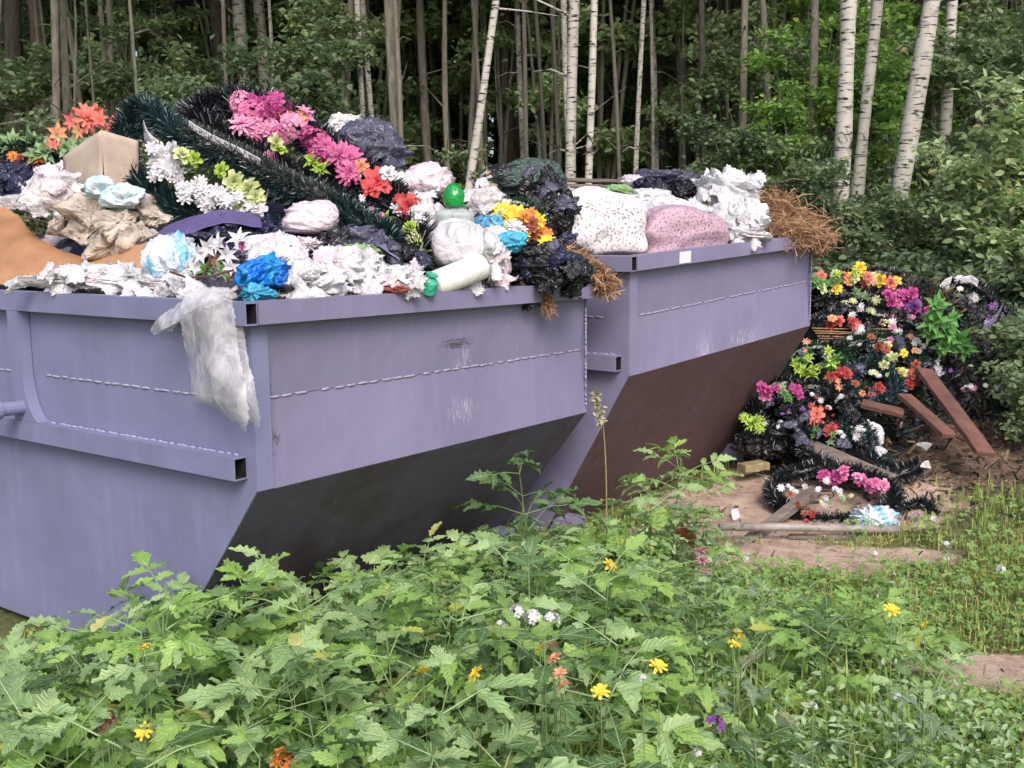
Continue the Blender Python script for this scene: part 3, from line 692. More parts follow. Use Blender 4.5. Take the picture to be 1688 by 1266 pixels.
def sheet(name, ctrl, mat, res=(40, 40), wr=0.01, freq=8.0, thick=0.002, parent=None, seed=1, ragged=0.0, smooth=True, ridged=True):
    """ctrl: grid of 3-d control points (rows x cols)"""
    C = np.array([[np.array(p) for p in row] for row in ctrl], float)
    A = np.stack([spline(C[i], res[1]) for i in range(C.shape[0])]); G = np.stack([spline(A[:, j], res[0]) for j in range(res[1])], 1)
    du = np.gradient(G, axis=0); dv = np.gradient(G, axis=1); N = np.cross(du, dv); N /= np.linalg.norm(N, axis=2)[..., None] + 1e-9
    w1, w2, w3 = Wave(seed), Wave(seed + 1, 4), Wave(seed + 2)
    p = G.reshape(-1, 3)
    h = wr * (w1(p * freq, ridged) + 0.5 * w2(p * freq * 2.3, ridged) + 0.25 * w3(p * freq * 5, ridged))
    G = G + N * h.reshape(res[0], res[1])[..., None]
    if ragged:
        e = np.zeros(res); e[[0, -1], :] = 1; e[:, [0, -1]] = 1
        G = G + e[..., None] * ragged * np.random.default_rng(seed).normal(size=(*res, 3))
    i = (np.arange(res[0] - 1)[:, None] * res[1] + np.arange(res[1] - 1)).ravel()
    o = put(name, G.reshape(-1, 3), np.stack([i, i + 1, i + res[1] + 1, i + res[1]], 1), mat, parent, smooth)
    if thick:
        md = o.modifiers.new('thickness', 'SOLIDIFY'); md.thickness = thick; md.offset = 0
    return o
def lathe(prof, n=20):
    prof = np.asarray(prof, float); k = len(prof); t = np.linspace(0, 2 * np.pi, n, endpoint=False)
    V = np.stack([prof[:, 0:1] * np.cos(t), prof[:, 0:1] * np.sin(t), np.repeat(prof[:, 1:2], n, 1)], -1).reshape(-1, 3)
    i = np.arange(k - 1)[:, None] * n; j = np.arange(n)
    return V, np.stack([i + j, i + (j + 1) % n, i + n + (j + 1) % n, i + n + j], -1).reshape(-1, 4)
def xf(V, c, rot=(0, 0, 0), sc=1.0):
    from mathutils import Euler
    return (V * sc) @ np.array(Euler(rot).to_matrix()).T + np.asarray(c, float)
def crumple(c, size, seed, folds=9, res=14, ball=0.5):
    """a crumpled paper sheet: a grid folded along random planes"""
    rng = np.random.default_rng(seed); u = np.linspace(-1, 1, res); X, Y = np.meshgrid(u, u)
    p = np.stack([X, Y * rng.uniform(0.7, 1.2), 0.04 * rng.normal(size=X.shape)], -1).reshape(-1, 3)
    for k in range(folds):
        n = rng.normal(size=3); n /= np.linalg.norm(n); d = rng.uniform(-0.35, 0.35); s_ = p @ n - d
        a = rng.normal(size=3); a -= n * (a @ n); a /= np.linalg.norm(a)
        p = p - np.where(s_ > 0, s_, 0)[:, None] * n * rng.uniform(0.5, 1.5) * ball * 1.2 + np.where(s_ > 0, s_, 0)[:, None] * a * rng.uniform(-0.3, 0.3)
    p -= p.mean(0); p *= size / np.abs(p).max()
    i = (np.arange(res - 1)[:, None] * res + np.arange(res - 1)).ravel()
    return p @ rots(1, rng)[0].T + np.asarray(c), np.stack([i, i + 1, i + res + 1, i + res], 1)

# flowers (radius 1, facing +z)
def petal_patch(L, W, cup, droop, tipw=0.5, a=0.0, tilt=0.0, nu=4, nv=3, z0=0.0, r0=0.08):
    u = np.linspace(0, 1, nu)[:, None]; v = np.linspace(-1, 1, nv)[None]
    wid = W * (np.sin(np.pi * (0.12 + 0.78 * u ** 0.9)) * (1 - u) + tipw * u)
    x = wid * v; y = r0 + L * u + 0 * v; z = z0 + L * (np.sin(tilt) * u) + cup * W * v ** 2 * (0.4 + u) - droop * L * u ** 2.2
    y = r0 + L * np.cos(tilt) * u + 0 * v
    p = np.stack([x, y, z + 0 * x], -1).reshape(-1, 3); c, s = math.cos(a), math.sin(a)
    p = p @ np.array([[c, s, 0], [-s, c, 0], [0, 0, 1]])
    i = (np.arange(nu - 1)[:, None] * nv + np.arange(nv - 1)).ravel()
    return p, np.stack([i, i + 1, i + nv + 1, i + nv], 1)
def flower_geo(kind, seed=0):
    rng = np.random.default_rng(seed); m = MB(); j = lambda s: rng.normal() * s
    if kind == 'rose':
        for k, (n, L, W, tl) in enumerate([(6, 0.95, 0.48, 0.25), (5, 0.75, 0.42, 0.7), (4, 0.5, 0.36, 1.1), (3, 0.3, 0.28, 1.35)]):
            for i in range(n): m.add(*petal_patch(L, W, 0.35, 0.35 + j(0.05), 0.55, 6.283 * i / n + k * 0.6 + j(0.1), tl + j(0.08), 4, 3, 0.06 * k, 0.05))
    elif kind == 'mum':
        for k, (n, L, W, tl) in enumerate([(14, 1.0, 0.17, 0.15), (13, 0.85, 0.16, 0.5), (11, 0.65, 0.15, 0.85), (8, 0.45, 0.13, 1.2)]):
            for i in range(n): m.add(*petal_patch(L, W, 0.3, 0.3 + j(0.15), 0.5, 6.283 * i / n + k * 0.3 + j(0.12), tl + j(0.15), 4, 3, 0.06 * k, 0.05))
    elif kind == 'lily':
        for i in range(6): m.add(*petal_patch(1.0, 0.27, 0.35, 0.55 + j(0.1), 0.05, 6.283 * i / 6 + j(0.08), 0.75 + j(0.1), 5, 3, 0.0 if i % 2 else 0.03, 0.04))
        for i in range(5): m.add(*petal_patch(0.55, 0.02, 0, 0, 1.0, 6.283 * i / 5, 1.15 + j(0.1), 2, 2, 0.0, 0.02))
    elif kind == 'daisy':
        for k in range(2):
            for i in range(8): m.add(*petal_patch(0.95 - 0.2 * k, 0.24, 0.25, 0.25 + j(0.1), 0.6, 6.283 * i / 8 + k * 0.4 + j(0.1), 0.25 + 0.35 * k + j(0.1), 4, 3, 0.05 * k, 0.06))
        V, Fq = lathe([(0.001, 0.22), (0.14, 0.2), (0.2, 0.1), (0.16, 0.0)], 8); m.add(V, Fq)
    elif kind == 'hydr':
        q = rots(22, rng)[:, :, 2]; q[:, 2] = np.abs(q[:, 2])
        for d in q:
            Fm = frames(d[None], rng=rng)[0]
            for i in range(4):
                V, Fq = petal_patch(0.36, 0.19, 0.2, 0.1, 0.75, 6.283 * i / 4, 0.2, 3, 3); m.add(V @ Fm.T + d * 0.72, Fq)
    elif kind == 'leafy':
        for k in range(3):
            for i in range(5): m.add(*petal_patch(1.1 - 0.25 * k, 0.32, 0.3, 0.4 + j(0.2), 0.12, 6.283 * i / 5 + k * 0.7 + j(0.2), 0.3 + 0.4 * k + j(0.15), 5, 3, 0.08 * k, 0.05))
    return m.done()
FG = {k: [flower_geo(k, q) for q in range(2)] for k in ('rose', 'mum', 'lily', 'daisy', 'hydr', 'leafy')}
C_ = lin
PET = {'pink': petal('petal_pink', C_(228, 120, 178), C_(206, 84, 150)), 'lpink': petal('petal_light_pink', C_(238, 170, 204), C_(224, 130, 180)), 'magenta': petal('petal_magenta', C_(206, 50, 150), C_(160, 30, 120)),
       'white': petal('petal_white', C_(236, 234, 236), C_(205, 204, 214)), 'cream': petal('petal_cream_green', C_(226, 230, 178), C_(190, 206, 130)), 'lime': petal('petal_lime_green', C_(190, 216, 76), C_(150, 190, 50)),
       'coral': petal('petal_coral', C_(238, 140, 122), C_(226, 108, 100)), 'peach': petal('petal_peach', C_(244, 180, 140), C_(232, 150, 110)), 'red': petal('petal_red', C_(196, 20, 32), C_(140, 8, 20)), 'rosered': petal('petal_rose_red', C_(214, 40, 56), C_(226, 84, 90)),
       'yellow': petal('petal_yellow', C_(252, 226, 50), C_(246, 206, 30)), 'orange': petal('petal_orange', C_(234, 150, 40), C_(206, 112, 24)), 'purple': petal('petal_purple', C_(150, 70, 170), C_(110, 50, 140)), 'blue': petal('petal_blue', C_(60, 160, 220), C_(110, 190, 230)),
       'rust': petal('petal_rust_orange', C_(176, 78, 36), C_(130, 50, 24)), 'green': petal('petal_plastic_leaf_green', C_(92, 166, 62), C_(58, 122, 42)), 'sage': petal('petal_sage_leaf', C_(150, 180, 130), C_(110, 150, 100)), 'brown': petal('petal_brown_centre', C_(150, 96, 80), C_(110, 70, 56))}
_fm = {}
def flower_mesh(kind, col, v=0):
    key = (kind, col, v)
    if key not in _fm: _fm[key] = mesh_np('flower_' + kind, *FG[kind][v], PET[col], True)
    return _fm[key]
def add_flower(parent, x, y, D, kind, col, px, name='flower', up=0.45):
    """a blossom of about px photo pixels across, facing roughly the open side"""
    p = np.array(P(x, y, D)); n = (CAMP - p); n /= np.linalg.norm(n); n = n + [0, 0, up] + NR.normal(size=3) * 0.35
    q = Vector(n).to_track_quat('Z', 'Y').to_euler(); q.rotate_axis('Z', R.uniform(0, 6.28))
    pl = np.array(parent.location)
    return link(name, flower_mesh(kind, col, R.randint(0, 1)), parent, tuple(p - pl), q, tuple(px * D / F / 2 * k_ for k_ in (R.uniform(0.8, 1.15), R.uniform(0.75, 1.1), R.uniform(0.5, 1.0))))
def cluster(parent, pts, D, kind, cols, px, n, jit=12, name='flower'):
    """n blossoms strewn along a photo polyline"""
    pts = np.array(pts, float)
    for i in range(n):
        t = (i + R.random() * 0.8) / n * (len(pts) - 1); k = min(int(t), len(pts) - 2) if len(pts) > 1 else 0
        a = pts[k] + (pts[min(k + 1, len(pts) - 1)] - pts[k]) * (t - k)
        d = a[2] if pts.shape[1] > 2 else D
        add_flower(parent, a[0] + R.gauss(0, jit), a[1] + R.gauss(0, jit), d + R.gauss(0, 0.02), kind, R.choice(cols), px * R.uniform(0.75, 1.2), name)
def tinselmat(name, c, c2): 
    t = NT(name); g = t.n('NewGeometry')
    r = g.outputs['Random Per Island']; t.col(t.ramp(r, [(0.0, shade(c, 0.6)), (0.75, c), (0.93, c), (0.97, c2)])); t.set(rough=0.35, spec=0.6); return t.m
TIN = {'green': tinselmat('tinsel_dark_green', C_(34, 58, 62), C_(150, 170, 180)), 'black': tinselmat('tinsel_black', C_(30, 32, 38), C_(170, 172, 184)), 'grey': tinselmat('tinsel_grey_green', C_(78, 84, 82), C_(180, 184, 180)), 'fir': tinselmat('tinsel_fir_green', C_(40, 66, 50), C_(110, 140, 120))}
def tinsel(parent, pts, rad, mat, n=5000, closed=True, name='tinsel', length=1.0):
    """a bushy garland: core tube plus thousands of thin needles"""
    path = spline(pts, 90, closed); path = np.concatenate([path, path[:1]]) if closed else path
    rng = np.random.default_rng(len(pts) * 131 + n); m = MB(); m.tube(path, rad * 0.45, 8, not closed)
    T = np.gradient(path, axis=0); T /= np.linalg.norm(T, axis=1)[:, None]
    u = rng.uniform(0, len(path) - 1.001, n); i = u.astype(int); c = path[i] + (path[i + 1] - path[i]) * (u - i)[:, None]; t = T[i]
    d = rng.normal(size=(n, 3)); d -= t * (d * t).sum(1)[:, None]; d /= np.linalg.norm(d, axis=1)[:, None]; d = d + t * rng.normal(size=(n, 1)) * 0.35
    d /= np.linalg.norm(d, axis=1)[:, None]
    s_ = np.cross(d, rng.normal(size=(n, 3))); s_ /= np.linalg.norm(s_, axis=1)[:, None]
    ln = rad * length * rng.uniform(0.75, 1.15, n)[:, None]; w = 0.0032
    b0 = c + d * rad * 0.3
    V = np.stack([b0 - s_ * w, b0 + s_ * w, c + d * ln + s_ * w * 0.5, c + d * ln - s_ * w * 0.5], 1).reshape(-1, 3)
    m.add(V, np.arange(4 * n).reshape(n, 4))
    return tag(m.put(name, mat, parent), kind='stuff')
PX = lambda L_: [np.array(P(*a)) for a in L_]
def base_of(pts):
    p = np.array(pts); return (p[:, 0].mean(), p[:, 1].mean(), p[:, 2].min())
def wreath(label, loop, rpx, tin, n=5000, group=None, closed=True, name='funeral_wreath', cat='wreath', length=1.0):
    pts = PX(loop); o = thing(name, label, cat, base_of(pts), group)
    tinsel(o, pts, rpx * loop[0][2] / F, TIN[tin], n, closed, length=length); return o
def ribbon(parent, loop, wpx, mat, name='ribbon'):
    pts = spline(PX(loop), 24); s_ = loop[0][2] / F * wpx / 2
    side = np.array([0.1, -0.25, 1.0]); side = side / np.linalg.norm(side) * s_
    rows = [[p - side for p in pts], [p for p in pts], [p + side for p in pts]]
    return sheet(name, rows, mat, (6, 40), 0.004, 16, 0.0015, parent, 5)
def straw(name, label, pts, n, spread, length, mat, cat='dry grass', seed=4, droop=0.3, wid=0.0028):
    """a tangle of dry stalks strewn along points"""
    rng = np.random.default_rng(seed); p = spline(pts, 60); c = p[rng.integers(0, 60, n)] + rng.normal(size=(n, 3)) * spread
    d = rng.normal(size=(n, 3)); d[:, 2] *= 0.6; d /= np.linalg.norm(d, axis=1)[:, None]; ln = length * rng.uniform(0.4, 1.2, n)[:, None]
    s_ = np.cross(d, rng.normal(size=(n, 3))); s_ /= np.linalg.norm(s_, axis=1)[:, None]; s_ *= wid
    dz = np.array([0, 0, -1.0]) * ln * droop
    a, b, e = c - d * ln * 0.5 + dz * 0.3, c, c + d * ln * 0.5 + dz * 0.3
    V = np.stack([a - s_, a + s_, b + s_, b - s_, e + s_ * 0.4, e - s_ * 0.4], 1).reshape(-1, 3)
    o6 = (np.arange(n) * 6)[:, None]
    FA = np.concatenate([o6 + [0, 1, 2, 3], o6 + [3, 2, 4, 5]])
    return tag(put(name, V, FA, mat), label, cat, kind='stuff')

# plastics
PL = {'white': plastic('thin_white_plastic', C_(228, 226, 232), 0.4, 0.8, 0.25), 'pinkw': plastic('pinkish_white_plastic', C_(236, 218, 230), 0.4, 0.8, 0.1), 'cream': plastic('cream_sack', C_(222, 208, 196), 0.55, 1.0, 0.3),
      'black': plastic('black_bin_bag', C_(30, 30, 36), 0.28, 1.3, 0.1), 'navy': plastic('dark_blue_bin_bag', C_(44, 46, 78), 0.3, 1.3, 0.1), 'slate': plastic('slate_grey_bag', C_(82, 82, 104), 0.32, 1.2, 0.1), 'bluew': plastic('pale_blue_white_bag', C_(214, 222, 236), 0.4, 1.0, 0.1, 14, C_(120, 190, 226)),
      'blue': plastic('bright_blue_bag', C_(20, 122, 226), 0.4, 1.0, 0.02, 14, C_(50, 170, 236)), 'cyan': plastic('cyan_bag', C_(80, 186, 224), 0.4, 1.0, 0.05), 'teal': plastic('teal_plastic', C_(70, 190, 160), 0.4, 0.6, 0.1), 'lilac': plastic('lilac_tarpaulin', C_(132, 122, 160), 0.5, 0.7, 0.15),
      'purple': plastic('purple_cloth_strip', C_(92, 80, 132), 0.6, 0.6, 0.1), 'lgreen': plastic('light_green_bag', C_(150, 186, 130), 0.45, 0.9, 0.2), 'grey': plastic('grey_white_sack', C_(212, 208, 214), 0.5, 0.9, 0.2), 'sack': plastic('white_woven_sack', C_(216, 212, 218), 0.6, 0.8, 0.15, 9), 'redb': plastic('red_brown_wrapper', C_(140, 66, 50), 0.4, 0.8, 0.2)}
def clearfilm(name, c, amt, rough=0.25):
    t = NT(name); t.col(c); t.set(rough=rough)
    w = t.noise(12, 3, 0.6, 1.2, stretch=(2, 2, 0.7)); t.bump(t.math('ABSOLUTE', t.math('SUBTRACT', w, 0.5)), 0.6, 0.02)
    tp = t.n('BsdfTransparent'); tp.inputs[0].default_value = (0.92, 0.92, 0.94, 1); mx = t.n('MixShader')
    f = t.ramp(t.noise(9, 4, 0.6, 0.8), [(0.35, (amt - 0.2,) * 3 + (1,)), (0.65, (amt + 0.2,) * 3 + (1,))])
    t.l(f, mx.inputs[0]); t.l(tp.outputs[0], mx.inputs[1]); t.l(t.b.outputs[0], mx.inputs[2]); t.l(mx.outputs[0], t.out.inputs[0]); return t.m
FILM = clearfilm('clear_crumpled_film', C_(226, 224, 228), 0.36)
DFILM = clearfilm('dark_green_tinted_film', C_(74, 90, 88), 0.66)
BGLASS = clearfilm('clear_bottle_plastic', C_(214, 226, 224), 0.5, 0.12)
CARD = matte('grey_beige_cardboard', C_(186, 170, 156), C_(160, 144, 130), 7, 0.85, 0.2)
KRAFT = matte('brown_fibreboard', C_(184, 138, 102), C_(138, 98, 68), 3, 0.7, 0.25)
PAPER = matte('crumpled_newsprint', C_(202, 190, 178), C_(132, 120, 110), 12, 0.85, 0.3)
PAPERW = matte('white_printed_paper', C_(220, 222, 226), C_(150, 186, 200), 11, 0.8, 0.2)
STRAW = petal('dry_straw_stalks', C_(196, 152, 112), C_(136, 98, 70))
WOOD = matte('weathered_grey_wood', C_(138, 126, 118), C_(92, 82, 76), 10, 0.85, 0.5, (1, 1, 8))
REDWOOD = matte('red_brown_painted_wood', C_(122, 84, 76), C_(82, 56, 50), 6, 0.8, 0.5, (1, 1, 1))

# ------------------------------------------------------------------ rubbish in the front skip
def heapmat(name, seed, stops):
    t = NT(name); v = t.n('TexVoronoi'); v.inputs['Scale'].default_value = 7.0
    dn = t.n('TexNoise'); dn.inputs['Scale'].default_value = 6; mx = t.mix(0.25, t.obj(), dn.outputs['Color']); t.l(t.obj(), dn.inputs['Vector']); t.l(mx, v.inputs['Vector'])
    s_ = t.n('SeparateColor'); t.l(v.outputs['Color'], s_.inputs[0]); r = t.n('ValToRGB'); r.color_ramp.interpolation = 'CONSTANT'
    e = r.color_ramp.elements
    while len(e) < len(stops): e.new(0.5)
    for el, (p, c) in zip(e, stops): el.position = p; el.color = c
    t.l(s_.outputs[0], r.inputs[0]); t.col(r.outputs[0]); t.set(rough=0.45); t.bump(t.noise(24, 4, 0.6, 1.5), 0.9, 0.03); return t.m
HM = heapmat('mixed_crumpled_rubbish', 1, [(0.0, C_(34, 34, 42)), (0.35, C_(70, 66, 80)), (0.5, C_(200, 196, 202)), (0.62, C_(60, 58, 90)), (0.75, C_(180, 170, 172)), (0.85, C_(40, 46, 44)), (0.94, C_(150, 110, 80))])
def heap(name, label, T, W, L, H, peaks, seed, mat):
    nu, nv = 60, 90; u = np.linspace(0.015, W - 0.015, nu); v = np.linspace(0.015, L - 0.015, nv); U, Vv = np.meshgrid(u, v)
    z = np.full(U.shape, H - 0.16)
    for pu, pv, ru, rv, h in peaks: z = np.maximum(z, H - 0.16 + h * np.exp(-((U - pu) / ru) ** 2 - ((Vv - pv) / rv) ** 2))
    p = np.stack([U.ravel(), Vv.ravel(), 0 * U.ravel()], 1); e = np.clip(np.minimum(np.minimum(U, W - U), np.minimum(Vv, L - Vv)) / 0.12, 0, 1)
    z = z + e * (0.06 * Wave(seed)(p * 7, True) + 0.03 * Wave(seed + 1)(p * 17, True) + 0.015 * Wave(seed + 2)(p * 40, True)).reshape(U.shape)
    pts = T(0, 0, 0)[None] + U.ravel()[:, None] * (T(1, 0, 0) - T(0, 0, 0)) + Vv.ravel()[:, None] * (T(0, 1, 0) - T(0, 0, 0)) + z.ravel()[:, None] * np.array([0, 0, 1.0])
    i = (np.arange(nv - 1)[:, None] * nu + np.arange(nu - 1)).ravel()
    return tag(put(name, pts, np.stack([i, i + 1, i + nu + 1, i + nu], 1), mat, None, True), label, 'rubbish', kind='stuff')
heap('rubbish_heap', 'loose mixed rubbish filling the front skip beneath the bags', T1, 1.934, 3.4, 1.286, [(0.7, 1.9, 0.5, 0.7, 0.42), (1.05, 1.05, 0.62, 0.8, 0.58), (1.2, 2.0, 0.6, 0.9, 0.5), (1.5, 0.35, 0.5, 0.4, 0.3)], 21, HM)
heap('rubbish_heap', 'loose mixed rubbish filling the rear skip beneath the pillows', T2, 2.067, 3.4, 1.42, [(0.8, 1.0, 0.8, 0.9, 0.3), (1.6, 0.8, 0.6, 0.6, 0.22)], 31, HM)

sheet('fibreboard_sheet', [PX([(-90, 300, 4.8), (15, 345, 4.6), (70, 395, 4.4), (150, 422, 4.25), (262, 392, 4.05)]), PX([(-80, 400, 4.5), (20, 410, 4.3), (80, 430, 4.15), (160, 440, 4.05), (262, 430, 3.9)]),
       PX([(-80, 478, 4.25), (10, 470, 4.1), (80, 466, 4.0), (160, 462, 3.88), (255, 462, 3.75)])], KRAFT, (30, 50), 0.004, 3, 0.006, None, 3, 0.004)
tag(bpy.context.scene.objects['fibreboard_sheet'], 'bent brown fibreboard sheet lying along the rim of the front skip', 'board')
# cardboard box (open carton, seen by its corner)
o = thing('cardboard_box', 'open grey beige cardboard box standing under the coral flowers', 'box', tuple(P(165, 330, 4.75)))
m = 0
for a, b in (((103, 258), (167, 214)), ((167, 214), (228, 232))):
    sheet('flap', [PX([(a[0], a[1], 4.75), (b[0], b[1], 4.7)]), PX([(a[0] + 12, a[1] + 95, 4.72), (b[0] + 8, b[1] + 110, 4.6)])] if False else [PX([(a[0], a[1], 4.58 if a[0] < 150 else 4.4), (b[0], b[1], 4.4 if b[0] < 200 else 4.5)]), PX([(a[0] + 8, a[1] + 110, 4.56 if a[0] < 150 else 4.4), (b[0] + 2, b[1] + 120, 4.4 if b[0] < 200 else 4.5)])], CARD, (8, 8), 0.004, 5, 0.005, o, 9 + int(a[0]))
bag('paper_sack', 'cream sack with red print beside the cardboard box', 'sack', 92, 325, 4.42, 84, 78, plastic('cream_sack_red_print', C_(226, 214, 216), 0.5, 1.0, 0.2, 14), 0.9, 0.14, rotz=0.4)
m = MB(); m.box(np.array(P(85, 332, 4.40)), (0.055, 0.01, 0.004), (0.0, 0.002, 0.0), (0.0, -0.004, 0.014)); 
bag('plastic_bag', 'dark blue bin bag behind the fibreboard sheet', 'bag', 25, 305, 4.9, 120, 75, PL['navy'], 0.8, 0.25)
bag('plastic_bag', 'black bag under the pine branch and orange flowers', 'bag', 60, 275, 5.1, 130, 70, PL['black'], 0.8, 0.25)
# crumpled paper
for i, (x, y, D, w, mt) in enumerate([(150, 355, 4.3, 62, PAPER), (195, 372, 4.22, 60, PAPER), (140, 385, 4.3, 55, PAPER), (220, 395, 4.2, 52, PAPER), (105, 375, 4.38, 46, PAPER), (175, 405, 4.2, 50, PAPER), (165, 318, 4.28, 44, PAPERW), (200, 330, 4.26, 46, PAPERW), (235, 345, 4.38, 48, PAPER), (255, 360, 4.3, 40, PAPER), (130, 350, 4.4, 40, PAPERW)]):
    k_ = w * D / F * 0.62; V, Fq = blob(P(x, y, D), (k_ * 1.15, k_ * 0.8, k_ * 0.75), 900 + 31 * i, 0.42, 5, 0, i * 1.3, (0.3 * math.sin(i), 0.4 * math.cos(i * 2)), 0.3, 1.0, 0.25)
    o = put('crumpled_paper', V, Fq, mt, None, False)
    tag(o, 'crumpled tan newsprint on the fibreboard sheet' if mt is PAPER else 'crumpled white printed paper on the tan newsprint', 'paper', 'crumpled papers by the cardboard box' if mt is PAPER else 'crumpled white papers by the cardboard box')
# coral flower bouquet, pine branch
o = thing('flower_bouquet', 'coral artificial lilies on stems behind the cardboard box', 'bouquet', tuple(P(140, 260, 4.95)))
for x, y, k, c, s in [(95, 222, 'lily', 'peach', 58), (118, 200, 'lily', 'coral', 44), (145, 195, 'mum', 'coral', 52), (165, 200, 'lily', 'coral', 56), (185, 212, 'lily', 'coral', 44), (200, 208, 'mum', 'coral', 36), (130, 215, 'lily', 'peach', 40), (88, 240, 'lily', 'coral', 40), (155, 185, 'rose', 'coral', 34)]:
    add_flower(o, x, y, 4.95 + R.uniform(-.05, .05), k, c, s)
m = MB()
for x, y in ((95, 222), (145, 195), (185, 212), (118, 200)): m.tube(PX([(140, 290, 5.0), ((x + 140) / 2, (y + 290) / 2, 5.0), (x, y, 4.97)]), 0.004, 6)
tag(m.put('stems', PET['green'], o), kind='stuff')
for x, y in ((75, 250), (110, 245), (130, 240), (60, 255)): add_flower(o, x, y, 4.95, 'leafy', 'sage', 50, 'leaf_sprig')
o = wreath('dark fir garland with orange flowers behind the dark blue bag', [(-40, 265, 5.1), (10, 250, 5.0), (60, 246, 5.0), (105, 255, 5.0)], 20, 'fir', 2200, None, False, 'fir_garland', 'garland')
cluster(o, [(20, 258), (75, 262)], 4.93, 'mum', ['orange', 'rust'], 26, 5, 6)
for x, y in ((20, 235), (50, 232), (0, 240)): add_flower(o, x, y, 5.0, 'leafy', 'sage', 50, 'leaf_sprig')

# wreath A: long teardrop of dark tinsel with white and green flowers
W1 = wreath('long teardrop wreath of dark green tinsel with white flowers inside', [(240, 180, 4.70), (300, 226, 4.48), (380, 262, 4.34), (470, 308, 4.22), (560, 348, 4.12), (640, 395, 4.05), (600, 402, 4.1), (500, 392, 4.2), (400, 375, 4.28), (310, 350, 4.36), (245, 318, 4.46), (208, 270, 4.56), (208, 215, 4.66)], 27, 'green', 15000)
tinsel(W1, PX([(310, 215, 4.44), (400, 258, 4.30), (470, 296, 4.20), (545, 330, 4.10)]), 0.05, TIN['grey'], 4000, False, 'grey_tinsel')
ribbon(W1, [(312, 205, 4.40), (350, 228, 4.34), (400, 252, 4.27), (430, 268, 4.22)], 13, PL['grey'])
ribbon(W1, [(238, 215, 4.60), (246, 235, 4.52), (262, 250, 4.46)], 34, PL['white']); ribbon(W1, [(240, 240, 4.56), (262, 262, 4.46), (300, 262, 4.42)], 22, PL['lilac'])
cluster(W1, [(250, 262, 4.42), (275, 285, 4.36), (310, 305, 4.3), (350, 322, 4.24), (400, 335, 4.18)], 4.3, 'daisy', ['white'], 30, 34, 11)
cluster(W1, [(255, 258, 4.44), (300, 300, 4.32), (340, 330, 4.25), (400, 345, 4.18)], 4.3, 'mum', ['white'], 26, 12, 9)
for x, y, c, s in [(300, 256, 'cream', 40), (285, 248, 'white', 34), (322, 262, 'lime', 30), (385, 300, 'cream', 44), (410, 312, 'cream', 46), (420, 325, 'cream', 40), (365, 280, 'lime', 30), (395, 340, 'cream', 38), (375, 330, 'white', 32), (425, 345, 'white', 34)]:
    add_flower(W1, x, y, 4.34 - (x - 280) * 0.001, 'rose', c, s)
# wreath B behind it: black tinsel with pink flowers
W2 = wreath('black tinsel wreath covered in pink and magenta flowers on the heap top', [(340, 185, 4.95), (420, 178, 4.9), (500, 220, 4.75), (580, 280, 4.55), (650, 340, 4.35), (690, 410, 4.12), (660, 430, 4.1), (590, 370, 4.25), (500, 310, 4.45), (420, 265, 4.62), (350, 225, 4.8)], 36, 'black', 14000)
for a, b, c2, s in (([(385, 170, 4.72), (440, 170, 4.7), (450, 190, 4.66)], 'hydr', ['pink', 'lpink', 'magenta'], 44), ([(395, 190, 4.7), (440, 215, 4.58), (475, 225, 4.52)], 'hydr', ['lpink', 'lpink', 'pink'], 46), ([(500, 215, 4.52), (520, 240, 4.46), (560, 255, 4.4)], 'hydr', ['pink', 'magenta'], 44), ([(400, 205, 4.64), (450, 230, 4.52)], 'mum', ['lpink'], 40), ([(530, 235, 4.44), (580, 275, 4.34)], 'mum', ['pink', 'magenta'], 42)):
    cluster(W2, a, 4.6, b, c2, s, 8, 9)
cluster(W2, [(490, 190, 4.6), (500, 175, 4.62)], 4.6, 'lily', ['peach', 'lpink'], 44, 4, 8)
for x, y, D, k, c, s in [(622, 300, 4.3, 'rose', 'rosered', 50), (610, 312, 4.28, 'rose', 'rosered', 32), (674, 340, 4.2, 'rose', 'rosered', 44), (660, 330, 4.22, 'rose', 'red', 30), (455, 235, 4.5, 'rose', 'cream', 34), (515, 265, 4.42, 'leafy', 'lime', 36), (530, 278, 4.4, 'leafy', 'lime', 34), (460, 245, 4.5, 'rose', 'lime', 30), (585, 285, 4.34, 'rose', 'cream', 32), (595, 275, 4.33, 'rose', 'peach', 30),
                         (636, 362, 4.16, 'leafy', 'lime', 40), (670, 385, 4.1, 'rose', 'cream', 34), (680, 395, 4.08, 'hydr', 'cream', 40), (676, 375, 4.1, 'rose', 'lime', 30), (690, 420, 4.05, 'leafy', 'sage', 40), (640, 285, 4.3, 'rose', 'white', 28), (655, 345, 4.2, 'daisy', 'white', 28), (690, 360, 4.15, 'daisy', 'white', 30), (700, 345, 4.2, 'daisy', 'white', 28)]: add_flower(W2, x, y, D, k, c, s)
cluster(W2, [(560, 340, 4.15), (640, 380, 4.08)], 4.1, 'daisy', ['white', 'lpink'], 12, 12, 22)
W3 = wreath('dark speckled tinsel wreath lying behind the pink flowers', [(300, 205, 5.2), (345, 176, 5.2), (400, 190, 5.1), (380, 225, 5.0), (320, 225, 5.1)], 30, 'grey', 5000)
cluster(W3, [(360, 180), (395, 195)], 5.0, 'daisy', ['white', 'purple'], 16, 10, 10)
o = sheet('purple_cloth', [PX([(250, 392, 4.0), (300, 362, 4.08), (360, 345, 4.12), (420, 350, 4.12)]), PX([(262, 396, 3.96), (310, 372, 4.0), (365, 358, 4.04), (430, 362, 4.04)]), PX([(258, 398, 3.94), (312, 384, 3.96), (370, 368, 3.98), (432, 374, 3.98)])], PL['purple'], (20, 40), 0.012, 10, 0.003, None, 6)
tag(o, 'strip of purple cloth lying beneath the white flowers', 'cloth')
